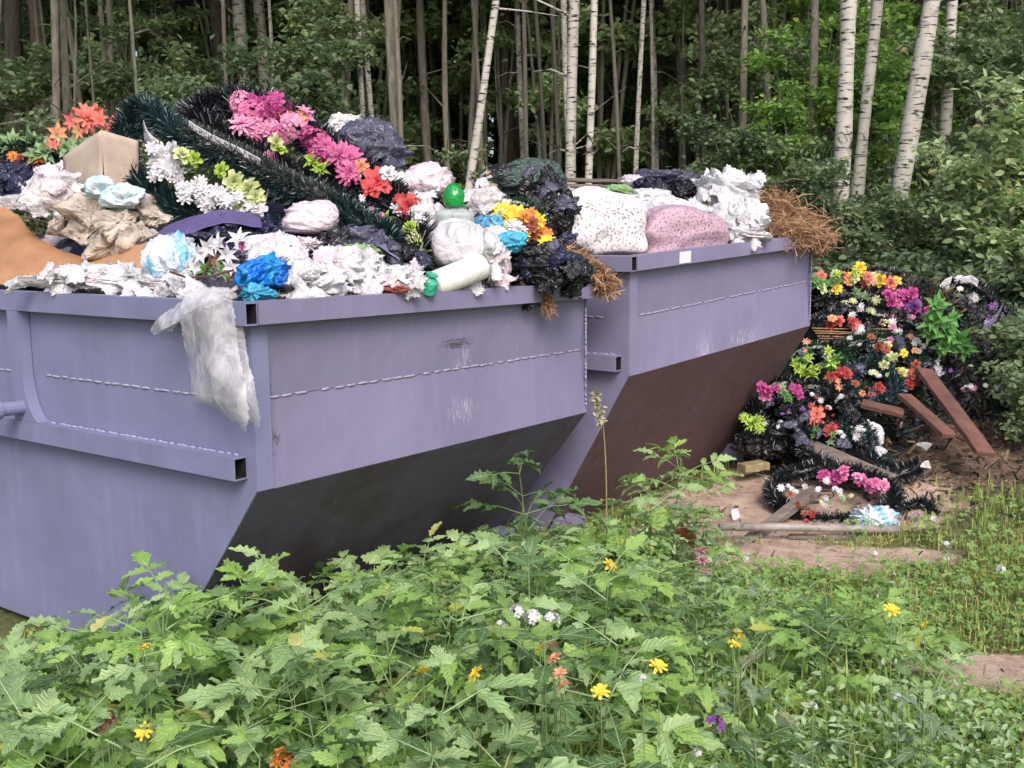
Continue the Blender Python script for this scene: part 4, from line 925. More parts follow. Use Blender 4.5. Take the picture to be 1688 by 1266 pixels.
for l, x, y, D, w, h, mt, kw in [
    ('black bag sagging under the purple cloth and pinkish bag', 400, 392, 4.15, 190, 75, 'navy', dict(crump=0.3)),
    ('pinkish white knotted bag lying against the tinsel wreath', 513, 360, 3.98, 98, 66, 'pinkw', dict(crump=0.14, rotz=0.3)),
    ('dark lilac lumpy bag right of the pinkish white bag', 560, 400, 4.0, 120, 60, 'slate', dict(crump=0.3)),
    ('slate black bin bag leaning behind the magenta flowers', 612, 250, 4.75, 112, 100, 'slate', dict(crump=0.2, tilt=(0, 0.4))),
    ('small bright white bag on top of the slate bin bag', 572, 208, 4.85, 62, 36, 'white', dict(crump=0.25)),
    ('pinkish white bag at the heap edge behind the green bottle', 705, 302, 4.7, 88, 56, 'pinkw', dict(crump=0.16)),
    ('pale bag beneath the pinkish white one behind the bottle', 660, 312, 4.75, 70, 50, 'white', dict(crump=0.2)),
    ('white bag stuffed behind the grey white sack', 700, 370, 4.25, 60, 80, 'white', dict(crump=0.2)),
    ('big grey white sack tied at its top beside the roll', 755, 408, 4.12, 108, 96, 'sack', dict(crump=0.075, sub=5, lump=0.12)),
    ('pale bag right of the big grey white sack', 815, 425, 4.28, 60, 95, 'pinkw', dict(crump=0.18)),
    ('shiny black bin bag slumped on the right end of the rim', 892, 442, 4.45, 140, 78, 'black', dict(crump=0.3, sub=5)),
    ('white plastic bag spread along the rim below the fibreboard', 160, 462, 3.78, 185, 44, 'white', dict(crump=0.34, sub=5, dep=0.5)),
    ('pale blue and white bag beside the lily bouquet', 287, 435, 3.66, 90, 78, 'bluew', dict(crump=0.22)),
    ('rounded white bag behind the bright blue bag', 448, 415, 3.72, 110, 66, 'white', dict(crump=0.12)),
    ('bright blue crumpled bag on the skip corner', 430, 452, 3.46, 84, 60, 'blue', dict(crump=0.4, sub=5)),
    ('cyan bag end hanging over the skip corner', 424, 486, 3.36, 66, 36, 'cyan', dict(crump=0.35)),
    ('white crumpled bag overlapping the rim right of the cyan bag', 516, 462, 3.56, 108, 72, 'white', dict(crump=0.24, sub=5)),
    ('white bag with lumpy folds beside the lilac tarpaulin', 575, 446, 3.72, 72, 50, 'white', dict(crump=0.2)),
    ('whitish crumpled bag on the rim between roll and white bag', 640, 462, 3.80, 104, 56, 'white', dict(crump=0.35, sub=5)),
    ('pale grey flat bag under the lily stems', 262, 468, 3.62, 90, 30, 'grey', dict(crump=0.35)),
    ('light green bag under the lilac tarpaulin', 597, 417, 3.85, 66, 34, 'lgreen', dict(crump=0.25)),
    ('small red brown wrapper on the rim', 655, 478, 3.68, 40, 16, 'redb', dict(crump=0.3)),
    ('pink wrapper wedged above the white crumpled bag', 500, 405, 3.85, 60, 30, 'pinkw', dict(crump=0.35)),
    ('small dark bag between blue bag and lilies', 400, 432, 3.62, 50, 50, 'slate', dict(crump=0.3)),
    ('dark bag under the lilac tarpaulin', 650, 425, 3.95, 90, 50, 'black', dict(crump=0.3)),
    ('clear whitish bag leaning on the black bin bag', 808, 425, 4.15, 46, 92, 'grey', dict(crump=0.22)),
    ('pale bag under the yellow flowers', 800, 345, 4.6, 90, 70, 'grey', dict(crump=0.25)),
    ('light blue bag between the sack and yellow flowers', 838, 402, 4.25, 52, 44, 'cyan', dict(crump=0.3))]:
    bag('plastic_bag' if 'sack' not in l.split()[:4] else 'tied_sack', l, 'bag' if 'wrapper' not in l else 'wrapper', x, y, D, w, h, PL[mt], **kw)
o = sheet('lilac_tarpaulin', [PX([(575, 410, 4.0), (600, 378, 4.08), (622, 376, 4.05)]), PX([(585, 415, 3.92), (615, 388, 3.95), (640, 400, 3.9)]), PX([(600, 418, 3.88), (625, 400, 3.86), (662, 425, 3.82)])], PL['lilac'], (24, 30), 0.015, 8, 0.003, None, 16)
tag(o, 'folded lilac tarpaulin piece standing up between white bags', 'tarpaulin')
# roll of white paper
m = MB(); a, b = np.array(P(715, 470, 3.9)), np.array(P(795, 438, 4.02)); d = b - a; m.tube([a, a + d * 0.02, b - d * 0.02, b], [0.046, 0.05, 0.05, 0.046], 22)
tag(m.put('paper_roll', matte('white_roll_paper', C_(232, 230, 226), C_(206, 204, 202), 20, 0.7, 0.2), None, True), 'white rolled paper lying on the rim before the sack', 'roll')
def bottle(label, x, y, D, hpx, wpx, rot, body, cap, capr=0.3, name='plastic_bottle'):
    h, r = hpx * D / F, wpx * D / F / 2; o = thing(name, label, 'bottle', tuple(P(x, y, D)))
    V, Fq = lathe([(0.001, 0), (r * 0.92, 0.0), (r, 0.04 * h), (r * 0.96, 0.2 * h), (r, 0.3 * h), (r * 0.97, 0.5 * h), (r, 0.6 * h), (r * 0.85, 0.72 * h), (r * 0.45, 0.86 * h), (r * capr, 0.92 * h), (r * capr, h)], 22)
    c = np.array(P(x, y, D)); put('body', xf(V, c, rot), Fq, body, o, True)
    V, Fq = lathe([(r * capr * 1.25, 0.93 * h), (r * capr * 1.25, 1.03 * h), (0.001, 1.035 * h)], 16); put('cap', xf(V, c, rot), Fq, cap, o, False); return o
GRN = plastic('green_translucent_plastic', C_(24, 150, 66), 0.25, 0.4, 0.0)
bottle('clear bottle with big green top standing in the heap', 750, 374, 4.2, 36, 64, (0.05, 0.05, 0), BGLASS, GRN, 0.42)
V, Fc = blob(P(748, 326, 4.17), (0.042, 0.042, 0.056), 77, 0.05, 4, 0, lump=0.04); tag(put('bottle', V, Fc, GRN, None, True), 'round green plastic bottle bottom above the clear bottle', 'bottle')
bottle('small teal cup lying on the rim beside the roll', 704, 484, 3.8, 34, 28, (0.2, 0.3, 0), PL['teal'], PL['teal'], 0.6)
bottle('clear bottle lying among the white bags at the rim', 690, 470, 3.9, 60, 26, (0.2, -1.3, 0.3), BGLASS, PL['cyan'])
# lily bouquet
o = thing('flower_bouquet', 'white artificial lilies with brown centres above the hanging clear bag', 'bouquet', tuple(P(350, 470, 3.5)))
for x, y, k, c, s in [(345, 408, 'lily', 'white', 52), (372, 420, 'lily', 'white', 50), (395, 395, 'lily', 'white', 54), (400, 405, 'rose', 'lpink', 22), (355, 430, 'rose', 'brown', 24), (385, 455, 'rose', 'brown', 26), (330, 420, 'lily', 'white', 44), (362, 402, 'lily', 'white', 46), (380, 440, 'lily', 'white', 44), (340, 445, 'leafy', 'green', 40), (365, 445, 'leafy', 'sage', 40), (322, 440, 'lily', 'white', 40)]: add_flower(o, x, y, 3.5, k, c, s)
m = MB(); m.tube(PX([(280, 448, 3.46), (310, 458, 3.45), (350, 455, 3.45), (385, 445, 3.45)]), 0.004, 6); m.tube(PX([(330, 465, 3.45), (345, 430, 3.48), (350, 410, 3.5)]), 0.004, 6)
tag(m.put('stems', matte('brown_wire_stem', C_(90, 60, 50)), o), kind='stuff')
# clear bag over the rim
q = lambda x, y, f: np.array(on_side1(x, y, f))
tail = [[q(318, 470, 0.02), q(350, 468, 0.02), q(372, 470, 0.03)], [q(296, 492, 0.06), q(340, 490, 0.07), q(378, 494, 0.06)], [q(292, 528, 0.085), q(335, 530, 0.10), q(380, 528, 0.08)], [q(304, 570, 0.07), q(345, 575, 0.11), q(390, 575, 0.075)], [q(312, 620, 0.06), q(355, 625, 0.12), q(402, 625, 0.08)],
        [q(314, 655, 0.06), q(362, 662, 0.12), q(408, 665, 0.09)], [q(340, 672, 0.06), q(375, 690, 0.10), q(410, 692, 0.09)], [q(372, 690, 0.06), q(388, 702, 0.08), q(404, 712, 0.085)]]
tail_b = [[p + np.array([0.0, 0.0, 0.0]) + (np.array(T1(1, 0, 0)) - np.array(T1(0, 0, 0))) * (0.03 if i > 1 else 0.0) for p in r] for i, r in enumerate(tail)]
o = thing('clear_plastic_bag', 'clear crumpled plastic bag hanging down over the corner of the rim', 'bag', tuple(q(400, 712, 0.08)))
sheet('front_layer', tail, FILM, (90, 40), 0.020, 8, 0, o, 61, 0.0015); sheet('back_layer', tail_b, FILM, (80, 36), 0.016, 9, 0, o, 71, 0.0015)
sheet('gathered_top', [[q(240, 540, 0.10), q(262, 520, 0.10), q(300, 486, 0.09), q(345, 466, 0.05)], [q(252, 552, 0.12), q(280, 535, 0.13), q(315, 505, 0.12), q(362, 472, 0.07)], [q(282, 548, 0.11), q(300, 530, 0.12), q(330, 512, 0.11), q(378, 486, 0.08)]], FILM, (36, 60), 0.024, 9, 0, o, 81, 0.0015)
# yellow flowers, blue flowers, dark film
o = wreath('small wreath of yellow and orange flowers before the dark film', [(800, 350, 4.6), (840, 335, 4.6), (885, 350, 4.6), (895, 395, 4.55), (850, 400, 4.5), (810, 385, 4.5)], 14, 'fir', 2500)
cluster(o, [(820, 345, 4.5), (850, 355, 4.48), (885, 365, 4.5), (890, 395, 4.48)], 4.5, 'daisy', ['orange', 'yellow', 'yellow'], 34, 14, 8)
cluster(o, [(815, 360, 4.45), (850, 385, 4.42)], 4.5, 'mum', ['cream', 'yellow', 'white'], 30, 9, 10); cluster(o, [(868, 360, 4.46), (882, 390, 4.46)], 4.4, 'rose', ['orange', 'rust'], 30, 6, 6)
cluster(o, [(795, 370, 4.4), (815, 380, 4.36), (835, 405, 4.3)], 4.4, 'hydr', ['blue'], 34, 5, 5)
bag('dark_film_bag', 'dark green tinted film bag bulging above the yellow flowers', 'bag', 862, 300, 4.85, 138, 62, plastic('dark_green_glossy_film', C_(70, 88, 84), 0.2, 1.4, 0.05), 0.7, 0.22, sub=5)
bag('plastic_bag', 'black crinkled bag hanging right of the yellow flowers', 'bag', 905, 350, 4.75, 70, 120, PL['black'], 0.7, 0.3, sub=5)
bag('plastic_bag', 'dark bag under the dark green film', 'bag', 860, 335, 4.85, 120, 50, PL['black'], 0.7, 0.3)
bag('plastic_bag', 'small brown paper bag beside the dark green film', 'bag', 808, 305, 4.8, 46, 44, PAPER, 0.7, 0.25)
straw('dry_grass', 'dry orange brown conifer twigs hanging past the rim of the front skip', PX([(905, 420, 4.75), (940, 425, 4.72), (975, 445, 4.72), (1005, 470, 4.72)]), 1500, 0.022, 0.10, STRAW, seed=4)
straw('dry_grass', 'small dry brown tuft hanging below the black bin bag', PX([(890, 472, 4.42), (900, 490, 4.40), (906, 508, 4.39)]), 260, 0.009, 0.07, STRAW, seed=5, droop=0.6)
# ------------------------------------------------------------------ rubbish in the rear skip
def speck(name, c, c2, sc):
    t = NT(name); v = t.n('TexVoronoi'); v.inputs['Scale'].default_value = sc; t.l(t.obj(), v.inputs['Vector'])
    t.col(t.mix(t.ramp(t.noise(7, 5, 0.7), [(0.45, (0, 0, 0, 1)), (0.75, (0.7,) * 3 + (1,))]), t.ramp(v.outputs['Distance'], [(0.2, c2), (0.5, c)]), c)); t.bump(v.outputs['Distance'], 0.2, 0.006); t.set(rough=0.8); return t.m
def pillow(label, x, y, D, w, h, dep, mat, rotz=0.0, tilt=(0, 0)):
    V, Fc = ICO[5]; p = 2.0 / 3.2; V2 = np.sign(V) * np.abs(V) ** p; V2 *= (0.92 + 0.08 * Wave(int(x))(V2 * 2.2)[:, None] + 0.4 * (cells(V2 + 0.2 * Wave(int(x) + 3)(V2 * 3)[:, None], int(x), 60, 1.1)[:, None] - 0.3)); V2[:, 2] -= 0.15 * (V2[:, 0] ** 2)
    s_ = D / F / 2; M = np.array(Matrix.Rotation(rotz, 3, 'Z') @ Matrix.Rotation(tilt[0], 3, 'X') @ Matrix.Rotation(tilt[1], 3, 'Y'))
    return tag(put('pillow', (V2 * [w * s_, w * s_ * dep, h * s_]) @ M.T + np.array(P(x, y, D)), Fc, mat, None, True), label, 'pillow')
pillow('speckled white pillow on the near corner of the rear skip', 988, 364, 5.3, 172, 112, 0.62, speck('white_speckled_cloth', C_(228, 222, 226), C_(120, 108, 122), 64), 0.45, (0.1, 0.05))
pillow('mauve speckled pillow pressed against the rim of the rear skip', 1118, 388, 5.5, 185, 92, 0.5, speck('mauve_speckled_cloth', C_(180, 152, 168), C_(112, 80, 104), 74), 0.55, (0.15, -0.05))
for l, x, y, D, w, h, mt, kw in [
    ('white bag with ears standing up beside the straw', 1200, 318, 6.1, 92, 78, 'white', dict(crump=0.24, sub=5)),
    ('white bag with dark specks below the eared white bag', 1205, 362, 6.0, 105, 70, 'white', dict(crump=0.2)),
    ('white flat bag lying on the rim of the rear skip', 1215, 388, 5.85, 110, 34, 'white', dict(crump=0.3)),
    ('white bag behind the mauve pillow', 1100, 352, 6.0, 110, 56, 'white', dict(crump=0.2)),
    ('dark slate bag behind the mauve pillow', 1100, 302, 6.4, 110, 44, 'slate', dict(crump=0.28)),
    ('small dark bag beside the dark slate bag', 1128, 322, 6.2, 50, 44, 'black', dict(crump=0.28)),
    ('small pinkish bag beside the dark slate bag', 1042, 300, 6.4, 44, 24, 'pinkw', dict(crump=0.2)),
    ('pale green wrapper behind the speckled white pillow', 1015, 318, 6.1, 60, 22, 'lgreen', dict(crump=0.3)),
    ('white bag behind the speckled white pillow', 1062, 325, 6.1, 80, 32, 'white', dict(crump=0.25))]:
    bag('plastic_bag', l, 'bag', x, y, D, w, h, PL[mt], **kw)
for x, y, D, dx, dz, ti in ((1165, 290, 6.05, 0.025, 0.05, 0), (1228, 288, 6.1, 0.02, 0.03, 0)): pass
def plank(name, label, cat, a, b, w, t_, mat, up=(0, 0, 1), group=None):
    a, b = np.array(a), np.array(b); d = b - a; L_ = np.linalg.norm(d); d = d / L_; s_ = np.cross(d, up); s_ /= np.linalg.norm(s_); n = np.cross(s_, d)
    k = 7; rng = np.random.default_rng(int(abs(a[0] * 1000))); V = []
    for i in range(k):
        c = a + d * L_ * i / (k - 1) + n * rng.normal() * 0.0015
        for q_, r_ in ((-1, -1), (1, -1), (1, 1), (-1, 1)): V.append(c + s_ * q_ * w / 2 * (1 + rng.normal() * 0.02) + n * r_ * t_ / 2 * (1 + rng.normal() * 0.04))
    i = (np.arange(k - 1) * 4)[:, None]; j = np.arange(4)[None]
    FA = np.concatenate([np.stack([i + j, i + (j + 1) % 4, i + 4 + (j + 1) % 4, i + 4 + j], -1).reshape(-1, 4), [[3, 2, 1, 0], [4 * k - 4, 4 * k - 3, 4 * k - 2, 4 * k - 1]]])
    o = put(name, V, FA, mat); md = o.modifiers.new('b', 'BEVEL'); md.width = min(w, t_) * 0.12; md.segments = 1
    return tag(o, label, cat, group)
plank('wooden_plank', 'grey plank lying across the back of the rear skip', 'plank', P(935, 297, 6.2), P(1110, 303, 7.0), 0.09, 0.02, WOOD)
plank('wooden_plank', 'second grey plank just below the first in the rear skip', 'plank', P(930, 306, 6.1), P(1060, 312, 6.6), 0.06, 0.02, WOOD)
straw('straw_heap', 'heap of dry brown straw on the far end of the rear skip', PX([(1255, 365, 6.35), (1275, 350, 6.45), (1300, 368, 6.5), (1345, 392, 6.55)]), 4500, 0.055, 0.14, STRAW, 'straw', 8)
straw('straw_heap', 'thin fringe of dry straw over the rim end of the rear skip', PX([(1270, 385, 6.1), (1310, 385, 6.2), (1352, 388, 6.35)]), 1400, 0.035, 0.14, STRAW, 'straw', 9)

# ------------------------------------------------------------------ dumped wreaths on the ground at the right
PH = heapmat('mixed_wreath_debris', 2, [(0.0, C_(24, 28, 28)), (0.4, C_(38, 48, 44)), (0.6, C_(60, 56, 58)), (0.75, C_(30, 34, 40)), (0.88, C_(76, 60, 52)), (0.95, C_(66, 62, 62))])
n1 = 70; hx, hy = np.meshgrid(np.linspace(1.45, 3.5, n1), np.linspace(5.7, 8.4, n1)); ax = (hx - 2.35) / 0.85; 
hz = gz(hx, hy) - 0.03 + 0.98 * np.exp(-((hx - 2.45) / 0.62) ** 2 - ((hy - 7.5) / 0.62) ** 2) + 0.35 * np.exp(-((hx - 1.95) / 0.35) ** 2 - ((hy - 6.7) / 0.45) ** 2) + 0.5 * np.exp(-((hx - 3.05) / 0.4) ** 2 - ((hy - 7.6) / 0.5) ** 2) + 0.35 * np.exp(-((hx - 2.9) / 0.3) ** 2 - ((hy - 6.95) / 0.3) ** 2)
pp = np.stack([hx.ravel(), hy.ravel(), 0 * hx.ravel()], 1); am = np.clip((hz - gz(hx, hy)) * 4, 0, 1)
hz = hz + am * (0.06 * Wave(91)(pp * 8, True) + 0.04 * Wave(92)(pp * 19, True) + 0.02 * Wave(93)(pp * 40, True)).reshape(hx.shape)
ii = (np.arange(n1 - 1)[:, None] * n1 + np.arange(n1 - 1)).ravel()
tag(put('debris_heap', np.stack([hx, hy, hz], -1).reshape(-1, 3), np.stack([ii, ii + 1, ii + n1 + 1, ii + n1], 1), PH, None, True), 'dark matted debris beneath the dumped wreaths beside the rear skip', 'rubbish', kind='stuff')
WG = 'wreaths dumped beside the rear skip'
def W(label, loop, r, tin, fl, n=3500):
    o = wreath(label, loop, r, tin, n, WG)
    for pts, kind, cols, px, k, jit in fl: cluster(o, pts, loop[0][2], kind, cols, px * 0.84, k, jit)
    return o
W('dark wreath topped with peach and yellow flowers, highest on the dumped heap', [(1350, 480, 7.4), (1400, 455, 7.5), (1470, 455, 7.5), (1510, 490, 7.3), (1460, 510, 7.2), (1390, 505, 7.2)], 17, 'black', [
    ([(1350, 465, 7.2), (1400, 452, 7.2), (1430, 460, 7.2), (1475, 465, 7.15)], 'rose', ['peach', 'yellow', 'cream', 'coral'], 26, 20, 8), ([(1360, 460, 7.2), (1400, 455, 7.2)], 'leafy', ['green', 'lime'], 26, 6, 8), ([(1370, 475, 7.15), (1440, 480, 7.1)], 'leafy', ['sage'], 24, 7, 8)])
W('wreath with magenta and purple flowers leaning by the green leaf bunch', [(1440, 490, 7.2), (1480, 470, 7.3), (1530, 490, 7.2), (1535, 530, 7.0), (1490, 545, 7.0), (1450, 525, 7.0)], 14, 'black', [
    ([(1460, 485, 7.0), (1490, 492, 7.0), (1515, 505, 6.95)], 'rose', ['magenta', 'pink', 'magenta'], 26, 13, 8), ([(1500, 495, 6.98), (1525, 515, 6.95)], 'mum', ['purple'], 24, 5, 6), ([(1450, 520, 6.95), (1500, 535, 6.92)], 'daisy', ['white', 'lpink'], 14, 8, 8)])
W5 = W('round dark wreath ring with white ribbon ends, right of the green leaves', [(1548, 500, 7.5), (1575, 468, 7.55), (1615, 475, 7.5), (1645, 510, 7.4), (1640, 560, 7.25), (1600, 590, 7.2), (1560, 570, 7.25), (1545, 535, 7.4)], 14, 'black', [([(1560, 480, 7.35), (1590, 468, 7.4)], 'daisy', ['white'], 16, 3, 5), ([(1630, 535, 7.2), (1640, 510, 7.2)], 'daisy', ['purple', 'white'], 16, 4, 6)], 5000)
ribbon(W5, [(1545, 478, 7.35), (1555, 468, 7.33), (1568, 462, 7.32)], 14, PL['white']); ribbon(W5, [(1585, 462, 7.4), (1600, 460, 7.38), (1612, 468, 7.36)], 12, PL['white']); ribbon(W5, [(1620, 540, 7.1), (1640, 525, 7.12), (1652, 505, 7.15)], 14, PL['lilac']); ribbon(W5, [(1605, 575, 7.05), (1630, 562, 7.05), (1650, 540, 7.1)], 12, PL['slate'])
o = thing('leaf_bunch', 'bunch of big bright green plastic leaves before the round dark wreath', 'leaves', tuple(P(1560, 590, 6.55)), WG)
for x, y, s in [(1545, 505, 46), (1540, 530, 50), (1560, 545, 54), (1580, 560, 52), (1590, 575, 42), (1555, 570, 44), (1535, 550, 36), (1570, 525, 34)]: add_flower(o, x, y, 6.55, 'leafy', 'green', s * 1.1, 'leaf_cluster')
W('flattened wreath with red and peach flowers over a wicker lattice', [(1345, 530, 7.0), (1400, 515, 7.1), (1470, 520, 7.0), (1480, 560, 6.9), (1420, 575, 6.8), (1355, 560, 6.85)], 13, 'black', [
    ([(1355, 530, 6.85), (1400, 525, 6.85), (1420, 535, 6.82)], 'rose', ['peach', 'coral', 'red', 'red'], 24, 10, 6), ([(1400, 505, 6.95), (1450, 515, 6.9), (1480, 545, 6.85)], 'daisy', ['white', 'cream'], 18, 14, 9)])
# wicker lattice laths
for i in range(6):
    y = 541 + i * 4.2; plank('lath', 'thin tan lath of the wicker lattice under the red flowers', 'lath', P(1338 + i * 3, y, 6.86 - i * 0.01), P(1482 - (i % 3) * 12, y + R.uniform(-4, 5), 6.84 - i * 0.01), 0.012, 0.006, matte('tan_lath_wood', C_(176, 140, 108), C_(120, 92, 70), 20), group='laths of the broken lattice')
W('fir wreath with yellow cream and red flowers above the red planks', [(1370, 590, 6.75), (1420, 565, 6.8), (1490, 570, 6.75), (1515, 620, 6.6), (1470, 650, 6.55), (1400, 640, 6.55)], 20, 'fir', [
    ([(1455, 570, 6.6), (1475, 590, 6.55), (1490, 620, 6.5), (1470, 635, 6.5)], 'rose', ['cream', 'yellow', 'white', 'cream'], 24, 16, 7), ([(1440, 565, 6.6), (1460, 580, 6.55)], 'rose', ['red', 'rust'], 22, 4, 5), ([(1500, 600, 6.5), (1505, 625, 6.48), (1490, 640, 6.46)], 'rose', ['red', 'coral', 'rust'], 24, 7, 6), ([(1410, 560, 6.65), (1440, 600, 6.55)], 'daisy', ['white'], 14, 4, 10), ([(1380, 640, 6.4), (1390, 625, 6.4)], 'lily', ['peach', 'coral'], 28, 3, 5), ([(1375, 620, 6.4), (1395, 615, 6.4)], 'rose', ['red'], 26, 3, 5)], 6500)
o = W('lime green flower wreath against the sloped end of the rear skip', [(1290, 600, 6.75), (1330, 575, 6.8), (1385, 580, 6.75), (1390, 615, 6.6), (1340, 635, 6.55), (1300, 625, 6.6)], 14, 'fir', [([(1310, 600, 6.55), (1340, 590, 6.52), (1370, 590, 6.5), (1345, 610, 6.48), (1325, 612, 6.48)], 'leafy', ['lime', 'lime', 'green'], 30, 18, 8), ([(1325, 560, 6.6), (1335, 575, 6.58)], 'lily', ['peach'], 20, 3, 5)])
W('dark wreath with magenta flowers at the foot of the rear skip', [(1245, 660, 6.5), (1280, 635, 6.55), (1330, 645, 6.5), (1335, 690, 6.3), (1285, 715, 6.2), (1248, 695, 6.3)], 20, 'black', [([(1262, 640, 6.25), (1275, 648, 6.24)], 'rose', ['magenta', 'magenta', 'pink'], 30, 5, 6), ([(1310, 645, 6.25), (1318, 652, 6.22)], 'rose', ['magenta'], 22, 3, 4), ([(1290, 640, 6.25), (1295, 655, 6.22)], 'leafy', ['sage', 'green'], 26, 4, 5), ([(1265, 690, 6.2), (1320, 680, 6.2)], 'daisy', ['white', 'purple'], 12, 9, 10)])
o = thing('flower_bouquet', 'round yellow artificial flowers at the rusty foot of the rear skip', 'bouquet', tuple(P(1240, 705, 6.1)), WG)
for x, y, s in ((1243, 697, 36), (1228, 690, 24), (1252, 704, 26)): add_flower(o, x, y, 6.12, 'mum', 'lime', s)
W('long wreath on a grey board with red flowers before the soil mound', [(1310, 700, 6.3), (1350, 705, 6.25), (1400, 740, 6.0), (1470, 775, 5.8), (1510, 770, 5.75), (1440, 790, 5.72), (1370, 770, 5.85), (1320, 735, 6.1)], 16, 'black', [([(1340, 692, 6.1), (1352, 705, 6.08), (1372, 718, 6.0)], 'rose', ['red', 'red', 'coral'], 34, 6, 5), ([(1335, 705, 6.05), (1380, 730, 5.95)], 'leafy', ['sage', 'green'], 20, 4, 5)], 5000)
W('upright dark tinsel loop with white ribbon beside the red flowers', [(1395, 760, 5.95), (1390, 720, 6.0), (1410, 700, 6.0), (1435, 715, 5.95), (1440, 755, 5.9), (1480, 780, 5.8), (1500, 778, 5.78), (1430, 775, 5.82)], 14, 'green', [([(1380, 715, 5.95), (1440, 715, 5.9)], 'daisy', ['white'], 16, 5, 5)], 4500)
o = bpy.context.scene.objects.get('funeral_wreath.013')
bag('plastic_bag', 'white plastic piece folded inside the upright tinsel loop', 'bag', 1430, 715, 5.98, 50, 46, PL['white'], 0.5, 0.25)
W('flat black wreath with a row of pink flowers on the sand', [(1275, 800, 5.75), (1330, 775, 5.85), (1420, 780, 5.7), (1475, 815, 5.5), (1440, 850, 5.35), (1350, 860, 5.35), (1290, 835, 5.5)], 17, 'black', [([(1345, 785, 5.55), (1390, 782, 5.55), (1425, 792, 5.5), (1455, 803, 5.45)], 'rose', ['pink', 'lpink', 'pink', 'magenta'], 26, 17, 4), ([(1290, 805, 5.5), (1350, 800, 5.45), (1400, 810, 5.4)], 'daisy', ['white'], 15, 13, 7), ([(1300, 825, 5.4), (1340, 860, 5.3)], 'rose', ['red', 'rust'], 16, 7, 6), ([(1350, 830, 5.35), (1430, 840, 5.3)], 'daisy', ['white', 'sage', 'cream'], 14, 12, 9)], 6000)
W('small dark wreath remnant by the white and blue plastic', [(1480, 850, 5.4), (1520, 830, 5.45), (1540, 860, 5.3), (1500, 885, 5.25)], 14, 'black', [([(1490, 850, 5.3), (1530, 860, 5.25)], 'daisy', ['white', 'purple', 'rust'], 14, 7, 8)], 2500)
W('dark tangle of tinsel and white blossoms between green leaves and red planks', [(1480, 570, 6.9), (1520, 560, 7.0), (1570, 600, 6.9), (1590, 660, 6.7), (1550, 640, 6.7), (1510, 600, 6.8)], 18, 'black', [([(1490, 545, 6.8), (1530, 580, 6.75), (1560, 610, 6.65)], 'daisy', ['white', 'white', 'purple'], 14, 8, 9)], 4500)
W('dark tinsel heap with scattered white blossoms behind the red planks', [(1560, 600, 6.75), (1610, 590, 6.9), (1650, 630, 6.8), (1640, 690, 6.5), (1600, 700, 6.4), (1570, 650, 6.55)], 22, 'black', [([(1580, 610, 6.5), (1640, 650, 6.5)], 'daisy', ['white', 'purple', 'lpink'], 12, 6, 14)], 6000)
W('mixed small wreath with red and white flowers in the middle of the dumped heap', [(1410, 610, 6.55), (1450, 600, 6.6), (1480, 640, 6.4), (1440, 670, 6.3), (1400, 650, 6.35)], 16, 'green', [([(1410, 640, 6.25), (1460, 655, 6.25)], 'rose', ['red', 'rust', 'peach'], 18, 7, 7), ([(1420, 610, 6.35), (1470, 630, 6.3)], 'daisy', ['white', 'cream'], 13, 5, 9)], 4000)
W('dark wreath with small pink and cream flowers beside the lattice', [(1440, 540, 6.9), (1490, 530, 6.95), (1530, 560, 6.9), (1520, 600, 6.75), (1470, 590, 6.75)], 15, 'black', [([(1450, 540, 6.75), (1510, 560, 6.7), (1500, 590, 6.6)], 'rose', ['cream', 'lpink', 'white', 'peach'], 15, 10, 9)], 4000)
W('black wreath slumped under the magenta and lime flowers', [(1300, 650, 6.4), (1350, 640, 6.45), (1400, 670, 6.3), (1390, 710, 6.1), (1330, 705, 6.1)], 18, 'black', [([(1330, 660, 6.2), (1380, 680, 6.1)], 'daisy', ['white', 'red'], 12, 8, 10)], 4500)
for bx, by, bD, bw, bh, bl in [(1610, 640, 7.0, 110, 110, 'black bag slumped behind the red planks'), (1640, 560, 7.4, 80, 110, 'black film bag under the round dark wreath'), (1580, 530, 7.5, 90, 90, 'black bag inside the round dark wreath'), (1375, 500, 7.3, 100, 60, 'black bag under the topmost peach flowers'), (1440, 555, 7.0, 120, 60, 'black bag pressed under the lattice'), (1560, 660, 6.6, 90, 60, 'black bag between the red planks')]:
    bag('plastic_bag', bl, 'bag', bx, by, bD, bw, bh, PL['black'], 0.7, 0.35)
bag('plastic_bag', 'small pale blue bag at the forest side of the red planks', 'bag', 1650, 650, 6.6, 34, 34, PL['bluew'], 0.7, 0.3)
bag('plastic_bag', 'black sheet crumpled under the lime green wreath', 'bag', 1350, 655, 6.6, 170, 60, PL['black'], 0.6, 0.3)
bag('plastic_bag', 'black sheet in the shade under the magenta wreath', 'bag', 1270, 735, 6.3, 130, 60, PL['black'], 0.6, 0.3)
bag('plastic_bag', 'crumpled white and blue plastic at the pipe end', 'bag', 1440, 857, 5.15, 80, 46, PL['bluew'], 0.6, 0.3, sub=5)
for l, a, b, w, t_ in [('broad red brown plank leaning out of the dumped wreaths', (1522, 610, 6.45), (1625, 748, 5.6), 0.11, 0.03), ('shorter red brown plank beside the broad one', (1490, 652, 6.2), (1565, 718, 5.75), 0.09, 0.03), ('red brown board end under the cream flowers', (1420, 665, 6.2), (1490, 682, 6.1), 0.08, 0.03)]:
    plank('wooden_plank', l, 'plank', P(*a), P(*b), w, t_, REDWOOD, (0.2, -0.4, 1))
plank('grey_board', 'grey board edge under the long wreath with red flowers', 'plank', P(1325, 730, 6.08), P(1470, 792, 5.6), 0.08, 0.025, WOOD, (0, -1, 0.6))
plank('wooden_stake', 'grey weathered stake lying across the pipe', 'plank', P(1344, 806, 5.62), P(1200, 918, 4.86), 0.06, 0.04, WOOD)
